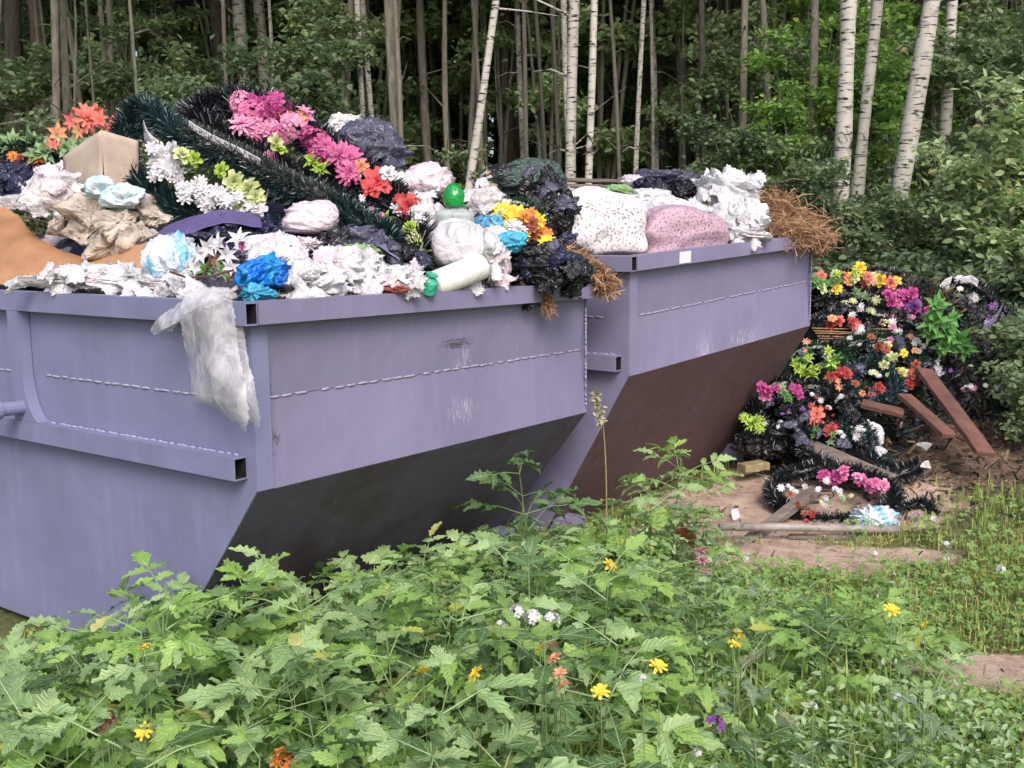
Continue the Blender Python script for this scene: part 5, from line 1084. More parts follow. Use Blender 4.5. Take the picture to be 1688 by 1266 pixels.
m = MB(); a, b = np.array(P(1186, 868, 5.0)), np.array(P(1478, 873, 5.05)); m.tube([a, a * 0.5 + b * 0.5 + [0, 0, 0.004], b], 0.02, 14); o = m.put('metal_pipe', matte('pale_grey_pipe_metal', C_(170, 160, 158), C_(126, 116, 114), 14, 0.5, 0.2), None, True); tag(o, 'pale grey pipe lying over the stake on the sand', 'pipe')
plank('wooden_plank', 'tan weathered slat lying behind the pipe on the sand', 'plank', P(1300, 884, 5.06), P(1410, 886, 4.98), 0.05, 0.015, WOOD)
plank('wooden_plank', 'pinkish broken board at the foot of the soil mound', 'plank', P(1560, 820, 5.65), P(1625, 790, 5.9), 0.05, 0.02, REDWOOD)
plank('wooden_block', 'pale wood block beneath the far foot of the rear skip', 'block', P(1222, 772, 6.12), P(1262, 766, 6.2), 0.09, 0.05, matte('pale_block_wood', C_(168, 152, 116), C_(112, 98, 74), 9))
for i, (x, y, s) in enumerate([(1215, 835, 34), (1230, 905, 30), (1445, 900, 18), (1520, 735, 22), (1525, 765, 20), (1475, 1000 - 70, 18), (1330, 935, 14), (1590, 940, 18), (1360, 960, 30), (1560, 905, 14), (850, 900, 32), (900, 890, 26)]):
    p = Pz(x, y, 0.02 if y > 780 else 0.38); V, Fq = crumple((p.x, p.y, max(float(gz(p.x, p.y)) + 0.015, p.z if y < 780 else -1)), s * p.y / F * 0.5, 1200 + i, 7, 9); o = put('litter_scrap', V, Fq, PL['white']); md = o.modifiers.new('t', 'SOLIDIFY'); md.thickness = 0.0015
    tag(o, 'small white scrap of litter on the ground', 'litter', 'white litter scraps on the ground')

# ------------------------------------------------------------------ foreground weeds and grass
HL = {'sage': leafmat('weed_leaf_light_green', lin(166, 192, 138), lin(124, 158, 104), 0.42, 0.28, 0.5), 'fresh': leafmat('weed_leaf_fresh_green', lin(156, 190, 104), lin(116, 156, 78), 0.42, 0.32, 0.5),
      'deep': leafmat('weed_leaf_deep_green', lin(92, 124, 78), lin(70, 102, 60), 0.45, 0.3, 0.5), 'grey': leafmat('weed_leaf_grey_green', lin(128, 150, 122), lin(98, 124, 98), 0.55, 0.25, 0.3)}
for mt_ in HL.values():
    nt_ = mt_.node_tree; b_ = nt_.nodes['Principled BSDF']; src = b_.inputs['Base Color'].links[0].from_socket; N_ = nt_.nodes.new; L_k = nt_.links.new
    def M_(op, a, b=0.0):
        n_ = N_('ShaderNodeMath'); n_.operation = op
        for so, v in zip(n_.inputs, (a, b)):
            if hasattr(v, 'is_linked'): L_k(v, so)
            else: so.default_value = v
        return n_.outputs[0]
    sa = N_('ShaderNodeAttribute'); sa.attribute_name = 'vein_s'; ta = N_('ShaderNodeAttribute'); ta.attribute_name = 'vein_t'; S_, T_ = sa.outputs['Fac'], ta.outputs['Fac']
    lat = M_('ABSOLUTE', M_('SUBTRACT', M_('FRACT', M_('SUBTRACT', M_('MULTIPLY', T_, 7.0), M_('MULTIPLY', S_, 1.6))), 0.5))
    vein = M_('MAXIMUM', M_('LESS_THAN', S_, 0.07), M_('MULTIPLY', M_('LESS_THAN', lat, 0.06), 0.6))
    mx = N_('ShaderNodeMix'); mx.data_type = 'RGBA'; L_k(M_('MULTIPLY', vein, 0.5), mx.inputs[0]); L_k(src, mx.inputs[6]); mx.inputs[7].default_value = lin(186, 206, 158); L_k(mx.outputs[2], b_.inputs['Base Color'])
    bp = N_('ShaderNodeBump'); bp.inputs['Strength'].default_value = 0.6; bp.inputs['Distance'].default_value = 0.006; L_k(lat, bp.inputs['Height']); L_k(bp.outputs[0], b_.inputs['Normal'])
STEM = matte('weed_stem_green', lin(104, 128, 74), lin(92, 104, 64), 20, 0.6, 0.2)
LA = []
def leaflet(L, W, teeth=5, droop=0.35, fold=0.25, seed=0):
    """serrated pointed leaflet along +y, folded on its midrib"""
    rng = np.random.default_rng(seed); k = teeth * 2 + 1; t = np.linspace(0, 1, k)
    w = W * np.sin(np.pi * np.clip(t, 0, 1) ** 0.75) ** 0.85 * (1 - 0.25 * t); w = w * np.where(np.arange(k) % 2, 1.2, 0.8); w[-1] = 0; w[0] = W * 0.08
    y = L * (t + np.where(np.arange(k) % 2, 0.05, 0)); z = -droop * L * t ** 1.8
    mid = np.stack([0 * t, L * t, z], 1); lf = np.stack([-w, y, z + fold * w + 0.004 * rng.normal(size=k)], 1); rt = np.stack([w, y, z + fold * w + 0.004 * rng.normal(size=k)], 1)
    V = np.concatenate([mid, lf, rt]); i = np.arange(k - 1)
    LA.append(np.stack([np.r_[np.zeros(k), np.ones(k), np.ones(k)], np.r_[t, t, t]], 1))
    return V, np.concatenate([np.stack([i, i + 1, k + i + 1, k + i], 1), np.stack([i + 1, i, 2 * k + i, 2 * k + i + 1], 1)])
def compound(seed, kind='five'):
    rng = np.random.default_rng(seed); m = MB(); s_ = 1.0; LA.clear()
    LA.append(np.zeros((12, 2))); pet = 0.09; m.tube([(0, 0, 0), (0, pet, 0.015), (0, pet + 0.09, 0.01)], [0.0022, 0.0016, 0.001], 4, False)
    def put_(y, a, L, Wd, z=0.012):
        V, Fq = leaflet(L, Wd, 5, rng.uniform(0.15, 0.5), rng.uniform(0.1, 0.3), rng.integers(99)); c, sn = math.cos(a), math.sin(a)
        M = np.array([[c, -sn, 0], [sn, c, 0], [0, 0, 1]]); ti = rng.normal() * 0.25; Mt = np.array([[math.cos(ti), 0, math.sin(ti)], [0, 1, 0], [-math.sin(ti), 0, math.cos(ti)]])
        m.add(V @ Mt.T @ M.T + [0, y, z], Fq)
    if kind == 'five':
        put_(pet + 0.085, rng.normal() * 0.1, 0.10, 0.026)
        for sg in (-1, 1): put_(pet + 0.06, sg * 0.95, 0.082, 0.019); put_(pet + 0.015, sg * 1.25, 0.068, 0.016)
    elif kind == 'three':
        put_(pet + 0.02, rng.normal() * 0.1, 0.105, 0.030)
        for sg in (-1, 1): put_(pet, sg * 1.0, 0.09, 0.025)
    elif kind == 'maple':
        put_(pet, 0, 0.10, 0.034)
        for sg in (-1, 1): put_(pet, sg * 0.75, 0.085, 0.028); put_(pet, sg * 1.5, 0.06, 0.022)
    else:
        put_(0.03, 0, 0.10, 0.026)
    return m.done()
WEEDLEAF = {}
for ci, c in enumerate(HL):
    for k in ('five', 'three', 'maple', 'single'):
        WEEDLEAF[(k, c)] = []
        for q in range(3):
            g_ = compound(300 + q * 7 + ci, k); at_ = np.concatenate(LA); me = mesh_np('weed_leaf', *g_, HL[c], True)
            assert len(at_) == len(me.vertices)
            for nm_, col_ in (('vein_s', 0), ('vein_t', 1)): me.attributes.new(nm_, 'FLOAT', 'POINT').data.foreach_set('value', at_[:, col_].astype(np.float32))
            WEEDLEAF[(k, c)].append(me)
PROF = [(-200, 1100), (0, 1080), (120, 1065), (180, 1030), (215, 965), (330, 955), (430, 930), (520, 935), (640, 912), (740, 922), (800, 895), (900, 870), (1000, 895), (1060, 800), (1130, 780), (1200, 905), (1300, 955), (1420, 985), (1500, 1000), (1570, 1085), (1700, 1150), (1900, 1150)]
PXs, PYs = zip(*PROF)
def ztop(X, Y):
    """height at which something at X,Y would reach the weed line seen in the photo"""
    x, _ = proj((X, Y, 0.3)); y = np.interp(x, PXs, PYs); return P(x, float(y), Y).z
def in_bin(X, Y, mrg=0.0):
    for T, W_, s_ in ((T1, 1.934, 0.536), (T2, 2.067, 0.508)):
        o = T(0, 0, 0)[:2]; eu = (T(1, 0, 0) - T(0, 0, 0))[:2]; ev = (T(0, 1, 0) - T(0, 0, 0))[:2]; d = np.array([X, Y]) - o; u, v = d @ eu, d @ ev
        if -0.08 - mrg < u < W_ + 0.05 + mrg and v > s_ * 0.35 - mrg: return True
    return False
def weed(X, Y, h, kind, col, nl, label, group, spread=1.0, lsc=1.0, name='weed_plant'):
    z0 = float(gz(X, Y)); o = thing(name, label, 'plant', (X, Y, z0), group)
    a = R.uniform(0, 6.28); lean = R.uniform(0, 0.22) * h
    pts = spline([(0, 0, -0.02), (lean * 0.3 * math.cos(a), lean * 0.3 * math.sin(a), h * 0.5), (lean * math.cos(a), lean * math.sin(a), h)], 8)
    V, Fq, Ft = tube(pts, np.linspace(0.0042, 0.0018, 8), 6); link('stem', mesh_np('weed_stem', V, [Fq, Ft], STEM, True), o)
    for i in range(nl):
        t = 1 - 0.72 * (i / max(nl - 1, 1)) ** 0.9; p = pts[int(round(t * 7))]; az = a + i * 2.4 + R.gauss(0, 0.3)
        sc = lsc * R.uniform(0.8, 1.2) * (0.75 if i == 0 else 1.0); el = R.uniform(-0.05, 0.5) if i else R.uniform(0.3, 0.8)
        from mathutils import Euler
        e = (Matrix.Rotation(az, 3, 'Z') @ Matrix.Rotation(el, 3, 'X') @ Matrix.Rotation(R.gauss(0, 0.2), 3, 'Y')).to_euler()
        link('leaf', WEEDLEAF[(kind, col)][R.randint(0, 2)], o, tuple(p), e, sc * spread)
    return o
WL = {('five', 'sage'): ('light green weed with five-part toothed leaves before the skips', 'light green five-leaved weeds'), ('five', 'fresh'): ('fresh green weed with five-part toothed leaves before the skips', 'fresh green five-leaved weeds'),
      ('three', 'sage'): ('light green weed with three-part leaves before the skips', 'light green three-leaved weeds'), ('three', 'fresh'): ('fresh green weed with three-part leaves before the skips', 'fresh green three-leaved weeds'),
      ('maple', 'fresh'): ('fresh green weed with lobed leaves before the skips', 'lobed weeds'), ('single', 'deep'): ('deep green narrow-leaved weed among the broad-leaved ones', 'narrow-leaved weeds'), ('single', 'grey'): ('grey green narrow-leaved weed among the grass', 'grey green weeds'), ('five', 'deep'): ('deep green low weed in the shade of the taller ones', 'deep green low weeds'), ('single', 'fresh'): ('fresh green narrow-leaved weed among the grass', 'fresh narrow-leaved weeds')}
rr = random.Random(21); done_ = []
tries = 0
while len(done_) < 160 and tries < 9000:
    tries += 1
    x = rr.uniform(-80, 1560); Y = rr.uniform(2.05, 4.6); X = P(x, 900, Y).x
    gx_, gy_ = proj((X, Y, 0)); 
    if in_bin(X, Y, 0.02): continue
    den = 1.0 if gx_ < 1000 else max(0.10, 1 - (gx_ - 1000) / 420)
    if rr.random() > den or float(sandmask(np.array(X), np.array(Y))) > 0.4: continue
    if gy_ < 880 and gx_ > 1200: continue
    zt_ = ztop(X, Y)
    if zt_ < 0.12: continue
    mind = 0.105 if gx_ < 800 else 0.13
    if any((X - a) ** 2 + (Y - b) ** 2 < mind ** 2 for a, b in done_): continue
    done_.append((X, Y)); h = min(zt_ - 0.06, rr.uniform(0.2, 0.62)); h = max(h, 0.12)
    if gx_ < 1050: k, c = rr.choices([('five', 'sage'), ('five', 'fresh'), ('three', 'sage'), ('three', 'fresh'), ('maple', 'fresh'), ('single', 'deep'), ('five', 'deep')], [6, 3, 3, 2, 2, 2, 2])[0]
    else: k, c = rr.choices([('five', 'sage'), ('five', 'fresh'), ('single', 'grey'), ('single', 'fresh'), ('single', 'deep'), ('three', 'fresh')], [2, 2, 3, 3, 2, 1])[0]; h = min(h, 0.36)
    weed(X, Y, h, k, c, rr.randint(7, 11) if k != 'single' else rr.randint(12, 18), *WL[(k, c)], 1.0, rr.uniform(0.75, 1.2) * (1.0 if gx_ < 1000 else 0.8))
for x, y, D, h, c, l in [(1110, 800, 4.55, 0.5, 'fresh', 'tall light green weed with five-part leaves before the rusty slope'), (1075, 850, 4.4, 0.45, 'sage', 'tall pale weed beside the one before the rusty slope'), (1150, 790, 4.75, 0.45, 'sage', 'slim pale weed leaning over the sand before the rusty slope'), (872, 800, 4.15, 0.62, 'deep', 'dark green sapling growing against the dark slope of the front skip'), (885, 850, 4.12, 0.42, 'deep', 'lower dark green sapling against the dark slope of the front skip')]:
    p = P(x, y, D); weed(p.x, D, h, 'five', c, 11, l, None, 1.0, 1.05)
# grass: thin blades, one mass
rng = np.random.default_rng(5)
def blades(n, xr, yr, lo, hi, dens, seed, wid=0.0028):
    rng = np.random.default_rng(seed); X = rng.uniform(*xr, n); Y = rng.uniform(*yr, n)
    keep = dens(X, Y, rng) ; X, Y = X[keep], Y[keep]; n = len(X)
    c = np.stack([X, Y, gz(X, Y) - 0.005], 1); a = rng.uniform(0, 6.28, n); L_ = rng.uniform(lo, hi, n) * rng.uniform(0.5, 1, n) * (0.75 + 0.5 * (gw2(np.stack([X, Y, 0 * X], 1) * 3) + 0.3)); be = rng.uniform(0.1, 1.25, n)
    d = np.stack([np.cos(a), np.sin(a), 0 * a], 1); s_ = np.stack([-np.sin(a), np.cos(a), 0 * a], 1) * wid * rng.uniform(0.6, 1.4, n)[:, None]
    up = np.array([0, 0, 1.0])
    p1 = c + (up * 0.55 + d * (0.18 * be)[:, None]) * L_[:, None]; p2 = c + up * (L_ * (0.95 - 0.35 * be))[:, None] + d * (L_ * 0.62 * be)[:, None]
    V = np.stack([c - s_, c + s_, p1 + s_ * 0.8, p1 - s_ * 0.8, p2], 1).reshape(-1, 3); o5 = (np.arange(n) * 5)[:, None]
    return V, [o5 + [0, 1, 2, 3], o5 + [3, 2, 4]]
def inb(X, Y):
    m = np.zeros(len(X), bool)
    for T, W_, s_ in ((T1, 1.934, 0.536), (T2, 2.067, 0.508)):
        o = T(0, 0, 0)[:2]; eu = (T(1, 0, 0) - T(0, 0, 0))[:2]; ev = (T(0, 1, 0) - T(0, 0, 0))[:2]; d = np.stack([X, Y], 1) - o; u, v = d @ eu, d @ ev; m |= (u > -0.05) & (u < W_) & (v > s_ - 0.1)
    return m
dg = lambda X, Y, r: (~inb(X, Y)) & (r.uniform(0, 1, len(X)) > sandmask(X, Y) * 1.5) & (r.uniform(0, 1, len(X)) > soilmask(X, Y) * 1.6) & (r.uniform(0, 1, len(X)) < 0.45 + 0.55 * (gw1(np.stack([X, Y, 0 * X], 1) * 6) > -0.1))
GRM = leafmat('grass_blade_green', lin(156, 176, 108), lin(114, 142, 76), 0.5, 0.3, 0.3); GRD = leafmat('grass_blade_dry', lin(182, 174, 122), lin(146, 146, 92), 0.6, 0.25, 0.2)
V, FA = blades(120000, (-1.9, 4.2), (2.0, 5.9), 0.03, 0.11, dg, 51); tag(put('grass', V, FA, GRM), 'short green grass over the ground before the skips', 'grass', kind='stuff')
V, FA = blades(60000, (0.2, 6), (5.2, 10), 0.06, 0.2, dg, 52, 0.004); tag(put('grass', V, FA, GRM), 'grass around the dumped wreaths up to the forest', 'grass', kind='stuff')
V, FA = blades(30000, (-0.4, 4.2), (2.0, 6), 0.04, 0.15, dg, 53, 0.002); tag(put('dry_grass_blades', V, FA, GRD), 'thin yellowish grass blades between the green ones', 'grass', kind='stuff')
V, FA = blades(9500, (-1.6, 1.4), (2.1, 4.6), 0.2, 0.42, lambda X, Y, r: dg(X, Y, r) & np.array([ztop(a, b) > 0.36 for a, b in zip(X, Y)]), 54, 0.0032); tag(put('tall_grass', V, FA, GRM), 'taller grass blades between the broad-leaved weeds', 'grass', kind='stuff')
# clover and small round leaves
cv, cf = [], []; m = MB()
for k in range(3):
    V, Fq = petal_patch(1.0, 0.5, 0.15, 0.1, 0.8, 2.094 * k, 0.15, 3, 3); m.add(V, Fq)
CV, CF = m.done(); n = 22000; rng = np.random.default_rng(8); X = rng.uniform(-1.8, 4.0, n); Y = rng.uniform(2.0, 5.4, n); k = dg(X, Y, rng); X, Y = X[k], Y[k]
N = rng.normal(size=(len(X), 3)) * 0.35 + [0, -0.15, 1]; V, FA = scatter(CV, CF, frames(N, rng=rng), np.stack([X, Y, gz(X, Y) + rng.uniform(0.02, 0.10, len(X))], 1), rng.uniform(0.008, 0.02, len(X)))
tag(put('clover', V, FA, leafmat('clover_leaf', lin(136, 164, 98), lin(106, 144, 82), 0.5, 0.3, 0.3)), 'low clover leaves in the grass', 'clover', kind='stuff')
# fine-leaved low herbs: too many and too small to count
def herbs(name, label, n, xr, yr, seed, mat, s0, s1, h0, h1, clump):
    rng = np.random.default_rng(seed); c = np.stack([rng.uniform(*xr, clump), rng.uniform(*yr, clump)], 1); k = rng.integers(0, clump, n)
    X, Y = (c[k] + rng.normal(size=(n, 2)) * 0.07).T; ch = rng.uniform(h0, h1, clump)[k]
    ok = dg(X, Y, rng); X, Y, ch = X[ok], Y[ok], ch[ok]; zt = np.array([ztop(a, b) for a, b in zip(X, Y)])
    z = rng.uniform(0.15, 1, len(X)) * np.clip(np.minimum(ch, zt - 0.02), 0.03, 1)
    N = rng.normal(size=(len(X), 3)) * 0.55 + [0, -0.2, 1]; V, FA = scatter(LV * [0.8, 1, 1], LF, frames(N, rng=rng), np.stack([X, Y, gz(X, Y) + z], 1), rng.uniform(s0, s1, len(X)))
    return tag(put(name, V, FA, mat), label, 'herbs', kind='stuff')
herbs('low_herbs', 'fine green leaves of low herbs between the weeds and the sand', 26000, (-0.6, 1.9), (2.1, 4.6), 71, leafmat('low_herb_green', lin(138, 168, 104), lin(104, 142, 80), 0.5, 0.3, 0.3), 0.016, 0.036, 0.08, 0.3, 330)
herbs('low_herbs', 'fine grey green leaves of low herbs between the weeds', 9000, (-0.5, 1.7), (2.2, 4.6), 72, HL['grey'], 0.014, 0.034, 0.08, 0.36, 110)
herbs('low_herbs', 'yellowish green small leaves in the trampled grass', 26000, (0.5, 4.2), (2.2, 5.6), 73, leafmat('low_herb_yellow_green', lin(166, 178, 112), lin(130, 150, 84), 0.55, 0.3, 0.3), 0.010, 0.024, 0.02, 0.08, 900)
# wild flowers
def wildflower(x, y, D, col, px, label, group, kind='daisy'):
    D = min(D, 2.25 + max(0, 1120 - y) * 0.0016) if y > 1000 else D
    p = P(x, y, D); z0 = float(gz(p.x, D)); o = thing('wild_flower', label, 'flower', (p.x, D, z0), group); h = max(p.z - z0, 0.03)
    V, Fq, Ft = tube([(0.01, 0.0, -0.01), (0.006, 0, h * 0.5), (0, 0, h)], 0.0012, 5); link('stem', mesh_np('flower_stem', V, [Fq, Ft], STEM, True), o)
    link('flower', flower_mesh(kind, col, 0), o, (0, 0, h), (R.uniform(0.2, 0.9), R.gauss(0, 0.3), R.uniform(0, 6)), px * 1.35 * D / F / 2)
for x, y, D, s in [(698, 1107, 2.75, 24), (785, 1111, 2.72, 26), (1085, 1098, 2.85, 26), (990, 1140, 2.65, 26), (1218, 1048, 3.0, 22), (1210, 1062, 2.98, 18), (890, 1070, 2.9, 18), (237, 1205, 2.5, 26), (1005, 932, 3.6, 22), (1470, 1005, 3.2, 22), (240, 1067, 2.9, 20), (1525, 1030, 3.2, 12)]: wildflower(x, y, D, 'yellow', s, 'small yellow wild flower among the weeds', 'yellow wild flowers', 'daisy')
for x, y, D in [(455, 1255, 2.35), (470, 1250, 2.36), (490, 1252, 2.36), (505, 1245, 2.38), (462, 1240, 2.4), (480, 1262, 2.34)]: wildflower(x, y, D, 'orange', 24, 'orange yellow wild flower in a cluster among the weeds', 'orange wild flower cluster', 'daisy')
for x, y, D, s in [(852, 1010, 3.1, 22), (878, 1018, 3.05, 24), (910, 1022, 3.02, 24), (825, 1030, 3.0, 14), (1060, 1120, 2.75, 14), (1150, 1300 - 60, 2.5, 14), (1560, 900, 4.6, 14), (1650, 940, 4.3, 14), (1340, 1165, 2.7, 14), (1480, 1150, 2.8, 12)]: wildflower(x, y, D, 'white', s, 'small white clover flower in the grass', 'white clover flowers', 'hydr')
wildflower(1178, 1196, 2.55, 'purple', 30, 'single purple wild flower in the grass', None, 'hydr')
for x, y, D in [(915, 1085, 2.85), (922, 1110, 2.8), (930, 1130, 2.75), (912, 1065, 2.9)]: wildflower(x, y, D, 'peach', 22, 'faded peach blossom on a drooping stem among the weeds', 'faded peach blossoms', 'daisy')
wildflower(1128, 886, 4.3, 'rust', 34, 'rust orange artificial flower lost in the weeds by the sand', None, 'rose')
for x, y, D in [(1158, 925, 3.9), (1162, 945, 3.85), (1155, 910, 3.95)]: wildflower(x, y, D, 'lpink', 20, 'dull pink flower spike beside the stake end', 'dull pink spike', 'mum')
for x, y in [(175, 1195), (165, 1205), (185, 1190), (180, 1180)]: wildflower(x, y, 2.5, 'brown', 16, 'dried brownish umbel among the light green weeds', 'dried umbels', 'hydr')
# grass stalk with seed head
o = thing('grass_stalk', 'single tall dry stalk with a seed head before the gap between skips', 'grass', tuple(P(1000, 870, 4.2)))
m = MB(); m.tube(spline(PX([(1000, 880, 4.2), (999, 780, 4.2), (994, 700, 4.2), (984, 660, 4.2)]), 14), np.linspace(0.0035, 0.002, 14), 6); m.put('stalk', matte('dry_stalk_straw', C_(150, 138, 104)), o, True)
V, Fc = [], []; pts = spline(PX([(992, 700, 4.2), (986, 672, 4.2), (980, 650, 4.2)]), 40); rng = np.random.default_rng(3)
c = pts[rng.integers(0, 40, 110)] + rng.normal(size=(110, 3)) * 0.008; V, FA = scatter(LV, LF, rots(110, rng), c, 0.022); tag(put('seed_head', V, FA, matte('pale_seed_head', C_(176, 170, 146)), o), kind='stuff')

# ------------------------------------------------------------------ loose film scraps and fine debris
def scrap(name, label, group, cat, x, y, D, px, mat, seed):
    rng = np.random.default_rng(seed); n = 26; u = np.linspace(-1, 1, n); A, B = np.meshgrid(u, u); r = np.sqrt(A * A + B * B)
    q = np.stack([A * (1 + 0.2 * np.sin(3 * B + seed)), B * rng.uniform(0.5, 0.9), -0.35 * r ** 2], -1).reshape(-1, 3)
    q[:, 2] += 1.1 * (cells(q * [1, 1, 0] * 0.9 + [0, 0, 0.3], seed, 40) - 0.4) * 0.6 + 0.35 * cells(q * [1, 1, 0], seed + 1, 200, 0.9)
    e = (np.abs(A) > 0.95) | (np.abs(B) > 0.95); q[e.ravel()] += rng.normal(size=(e.sum(), 3)) * 0.08
    nrm = (CAMP - np.array(P(x, y, D))); nrm = nrm / np.linalg.norm(nrm) + [0, 0, 0.9] + rng.normal(size=3) * 0.3
    V = (q * px * D / F / 2) @ frames(nrm[None], rng=rng)[0].T + np.array(P(x, y, D)); i = (np.arange(n - 1)[:, None] * n + np.arange(n - 1)).ravel()
    o = put(name, V, np.stack([i, i + 1, i + n + 1, i + n], 1), mat, None, True); md = o.modifiers.new('t', 'SOLIDIFY'); md.thickness = 0.0015
    return tag(o, label, cat, group)
SCL = {'white': ('loose scrap of white film wedged between the bags', 'white film scraps'), 'grey': ('loose scrap of greyish film wedged between the bags', 'greyish film scraps'), 'black': ('loose scrap of black film wedged between the bags', 'black film scraps'), 'pinkw': ('loose scrap of pinkish film wedged between the bags', 'pinkish film scraps'), 'slate': ('loose scrap of slate film wedged between the bags', 'slate film scraps'), 'navy': ('loose scrap of dark blue film wedged between the bags', 'dark blue film scraps')}
for i, (x, y, D, s_, c) in enumerate([(110, 462, 3.86, 70, 'white'), (200, 455, 3.72, 76, 'white'), (235, 470, 3.62, 50, 'grey'), (300, 462, 3.5, 60, 'white'), (330, 478, 3.4, 60, 'white'), (420, 420, 3.62, 60, 'white'), (475, 440, 3.58, 64, 'white'), (500, 480, 3.46, 66, 'white'), (545, 470, 3.56, 60, 'white'), (560, 440, 3.7, 54, 'grey'), (605, 470, 3.66, 66, 'white'), (650, 450, 3.78, 66, 'white'), (680, 470, 3.78, 50, 'grey'), (600, 440, 3.75, 56, 'pinkw'), (540, 430, 3.72, 60, 'pinkw'), (465, 395, 3.85, 50, 'slate'),
    (620, 405, 3.9, 64, 'slate'), (585, 390, 4.0, 60, 'black'), (430, 380, 4.05, 70, 'navy'), (360, 385, 4.0, 80, 'navy'), (550, 350, 4.1, 40, 'pinkw'), (690, 330, 4.4, 56, 'white'), (720, 345, 4.3, 60, 'pinkw'), (785, 330, 4.5, 50, 'grey'), (800, 400, 4.25, 50, 'white'), (770, 460, 4.02, 50, 'grey'), (820, 455, 4.2, 50, 'pinkw'), (860, 470, 4.35, 70, 'black'), (930, 455, 4.55, 60, 'black'), (905, 330, 4.7, 60, 'black'), (870, 325, 4.7, 60, 'black'), (660, 290, 4.6, 40, 'white'), (640, 265, 4.65, 50, 'slate'),
    (1150, 345, 5.95, 56, 'white'), (1180, 375, 5.85, 64, 'white'), (1235, 390, 5.9, 46, 'white'), (1165, 300, 6.1, 50, 'white'), (1225, 300, 6.1, 46, 'white'), (1230, 345, 6.05, 50, 'white'), (1130, 360, 5.9, 40, 'white'), (1085, 330, 6.0, 50, 'grey'), (1125, 300, 6.3, 50, 'slate'), (1060, 300, 6.4, 50, 'slate'), (940, 325, 5.6, 40, 'grey'), (70, 285, 4.7, 60, 'white'), (30, 300, 4.75, 60, 'navy'), (20, 330, 4.6, 50, 'grey')]):
    scrap('film_scrap', *SCL[c], 'film', x, y, D, s_, PL[c], 2000 + i * 13)
def litter_on(name, label, n, seed, hfun, region, mats, lo, hi):
    rng = np.random.default_rng(seed); X = rng.uniform(*region[0], n); Y = rng.uniform(*region[1], n); z, k = hfun(X, Y, rng); X, Y, z = X[k], Y[k], z[k]; n = len(X)
    N = rng.normal(size=(n, 3)) * 0.7 + [0, 0, 1]; tv = np.array([[-0.12, 0, 0], [0.12, 0, 0.03], [0.1, 1, 0.0], [-0.08, 0.95, 0.05]]); sc = rng.uniform(lo, hi, n)
    V, FA = scatter(tv, [np.array([[0, 1, 2, 3]])], frames(N, rng=rng), np.stack([X, Y, z + 0.004], 1), sc)
    return tag(put(name, V, FA, mats, None, False, rng.integers(0, len(mats), n)), label, 'debris', kind='stuff')
from mathutils.bvhtree import BVHTree
DH = bpy.context.scene.objects['debris_heap']; dvo = np.array(DH.location)
DHV = np.stack([hx, hy, hz], -1)
def hz_at(X, Y):
    i = np.clip(((X - 1.45) / 2.05 * (n1 - 1)).round().astype(int), 0, n1 - 1); j = np.clip(((Y - 5.7) / 2.7 * (n1 - 1)).round().astype(int), 0, n1 - 1); return np.maximum(hz[j, i], gz(X, Y))
DM = [matte('debris_dark_green', C_(36, 48, 40)), matte('debris_black', C_(26, 26, 30)), matte('debris_brown', C_(104, 80, 64)), matte('debris_tan', C_(150, 124, 100)), matte('debris_fir_green', C_(54, 76, 56)), matte('debris_pale', C_(168, 160, 156))]
litter_on('heap_debris', 'fine needles and twigs strewn over the dumped wreath heap', 24000, 61, lambda X, Y, r: (hz_at(X, Y), (hz_at(X, Y) > gz(X, Y) + 0.02)), ((1.45, 3.5), (5.7, 8.4)), [DM[0], DM[1], DM[4], DM[0], DM[2]], 0.03, 0.09)
litter_on('soil_debris', 'twigs and crumbs strewn over the brown soil mound', 9000, 62, lambda X, Y, r: (hz_at(X, Y), soilmask(X, Y) > r.uniform(0.1, 0.9, len(X))), ((1.6, 4.2), (5.0, 8.0)), [DM[2], DM[2], DM[3], DM[1], DM[0]], 0.02, 0.08)
litter_on('sand_debris', 'twigs and crumbs strewn over the bare sand', 1800, 63, lambda X, Y, r: (gz(X, Y), sandmask(X, Y) > r.uniform(0.1, 0.9, len(X))), ((0.6, 3.6), (3.2, 7.0)), [DM[2], DM[3], DM[5], DM[0]], 0.01, 0.04)

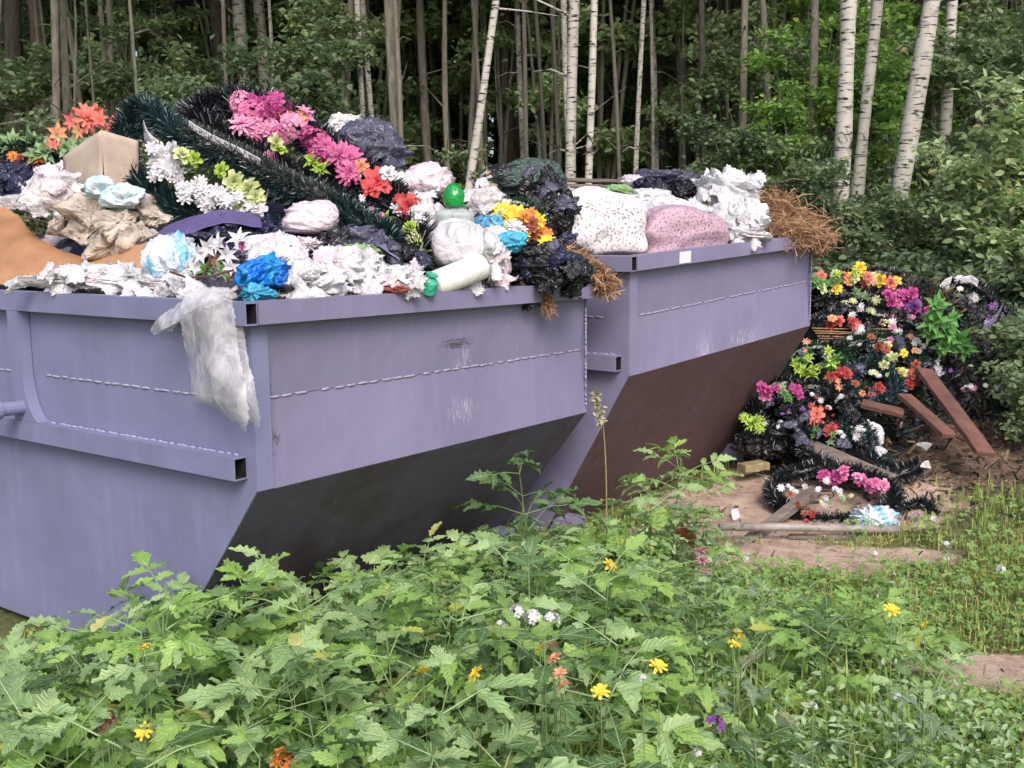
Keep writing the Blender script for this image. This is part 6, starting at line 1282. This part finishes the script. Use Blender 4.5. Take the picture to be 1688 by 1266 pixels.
# scraps of film lying on whatever bag or heap surface they land on
bpy.context.view_layer.update(); dg_ = bpy.context.evaluated_depsgraph_get()
ph_ = []; rp = random.Random(31)
for i in range(900):
    if len(ph_) >= 70: break
    x = rp.uniform(1240, 1660); y = rp.uniform(450, 740); ok, loc, nr, fi, ob, mw = SC.ray_cast(dg_, Vector((0, 0, CAMZ)), ray(x, y).normalized())
    if ok and ob.name.split('.')[0] in ('debris_heap', 'plastic_bag', 'heap_debris', 'tinsel') and loc.y < 8: ph_.append((x, y, loc.y - 0.02))
rs = random.Random(77); OKN = ('plastic_bag', 'rubbish_heap', 'tied_sack', 'paper_sack', 'dark_film_bag', 'lilac_tarpaulin'); hits = []
for i in range(1500):
    if len(hits) >= 170: break
    x = rs.uniform(0, 960); y = rs.uniform(270, 500) if rs.random() < 0.5 else rs.uniform(395, 490)
    if rs.random() < 0.14: x = rs.uniform(1020, 1250); y = rs.uniform(290, 400)
    d = ray(x, y).normalized(); ok, loc, nr, fi, ob, mw = SC.ray_cast(dg_, Vector((0, 0, CAMZ)), d)
    if ok and ob.name.split('.')[0] in OKN and loc.y < 8: hits.append((x, y, loc.y - 0.015, ob.name))
for i, (x, y, D, nm) in enumerate(hits):
    mn = SC.objects[nm].data.materials[0].name
    dark = any(q in mn for q in ('black', 'dark', 'slate', 'lilac')); 
    c = rs.choice(['black', 'slate', 'navy', 'black']) if dark else rs.choices(['white', 'grey', 'pinkw'], [6, 2, 2])[0]
    if 'mixed' in mn: c = rs.choice(['white', 'grey', 'black', 'slate', 'pinkw'] if y > 330 else ['black', 'slate'])
    if any(q in mn for q in ('blue', 'cyan', 'pinkish')) or ('tied' in nm): continue
    scrap('film_scrap', *SCL[c], 'film', x, y, D, rs.uniform(22, 52), PL[c], 5000 + i * 17)

PSL = {'grey': ('small greyish film scrap on the dumped wreath heap', 'greyish scraps on the wreath heap'), 'black': ('small black film scrap on the dumped wreath heap', 'black scraps on the wreath heap'), 'slate': ('small slate film scrap on the dumped wreath heap', 'slate scraps on the wreath heap'), 'white': ('small white film scrap on the dumped wreath heap', 'white scraps on the wreath heap')}
for i, (x, y, D) in enumerate(ph_):
    c = rp.choices(['grey', 'black', 'slate', 'white'], [1, 8, 3, 0])[0]; scrap('film_scrap', *PSL[c], 'film', x, y, D, rp.uniform(12, 34), PL[c], 9000 + i * 11)
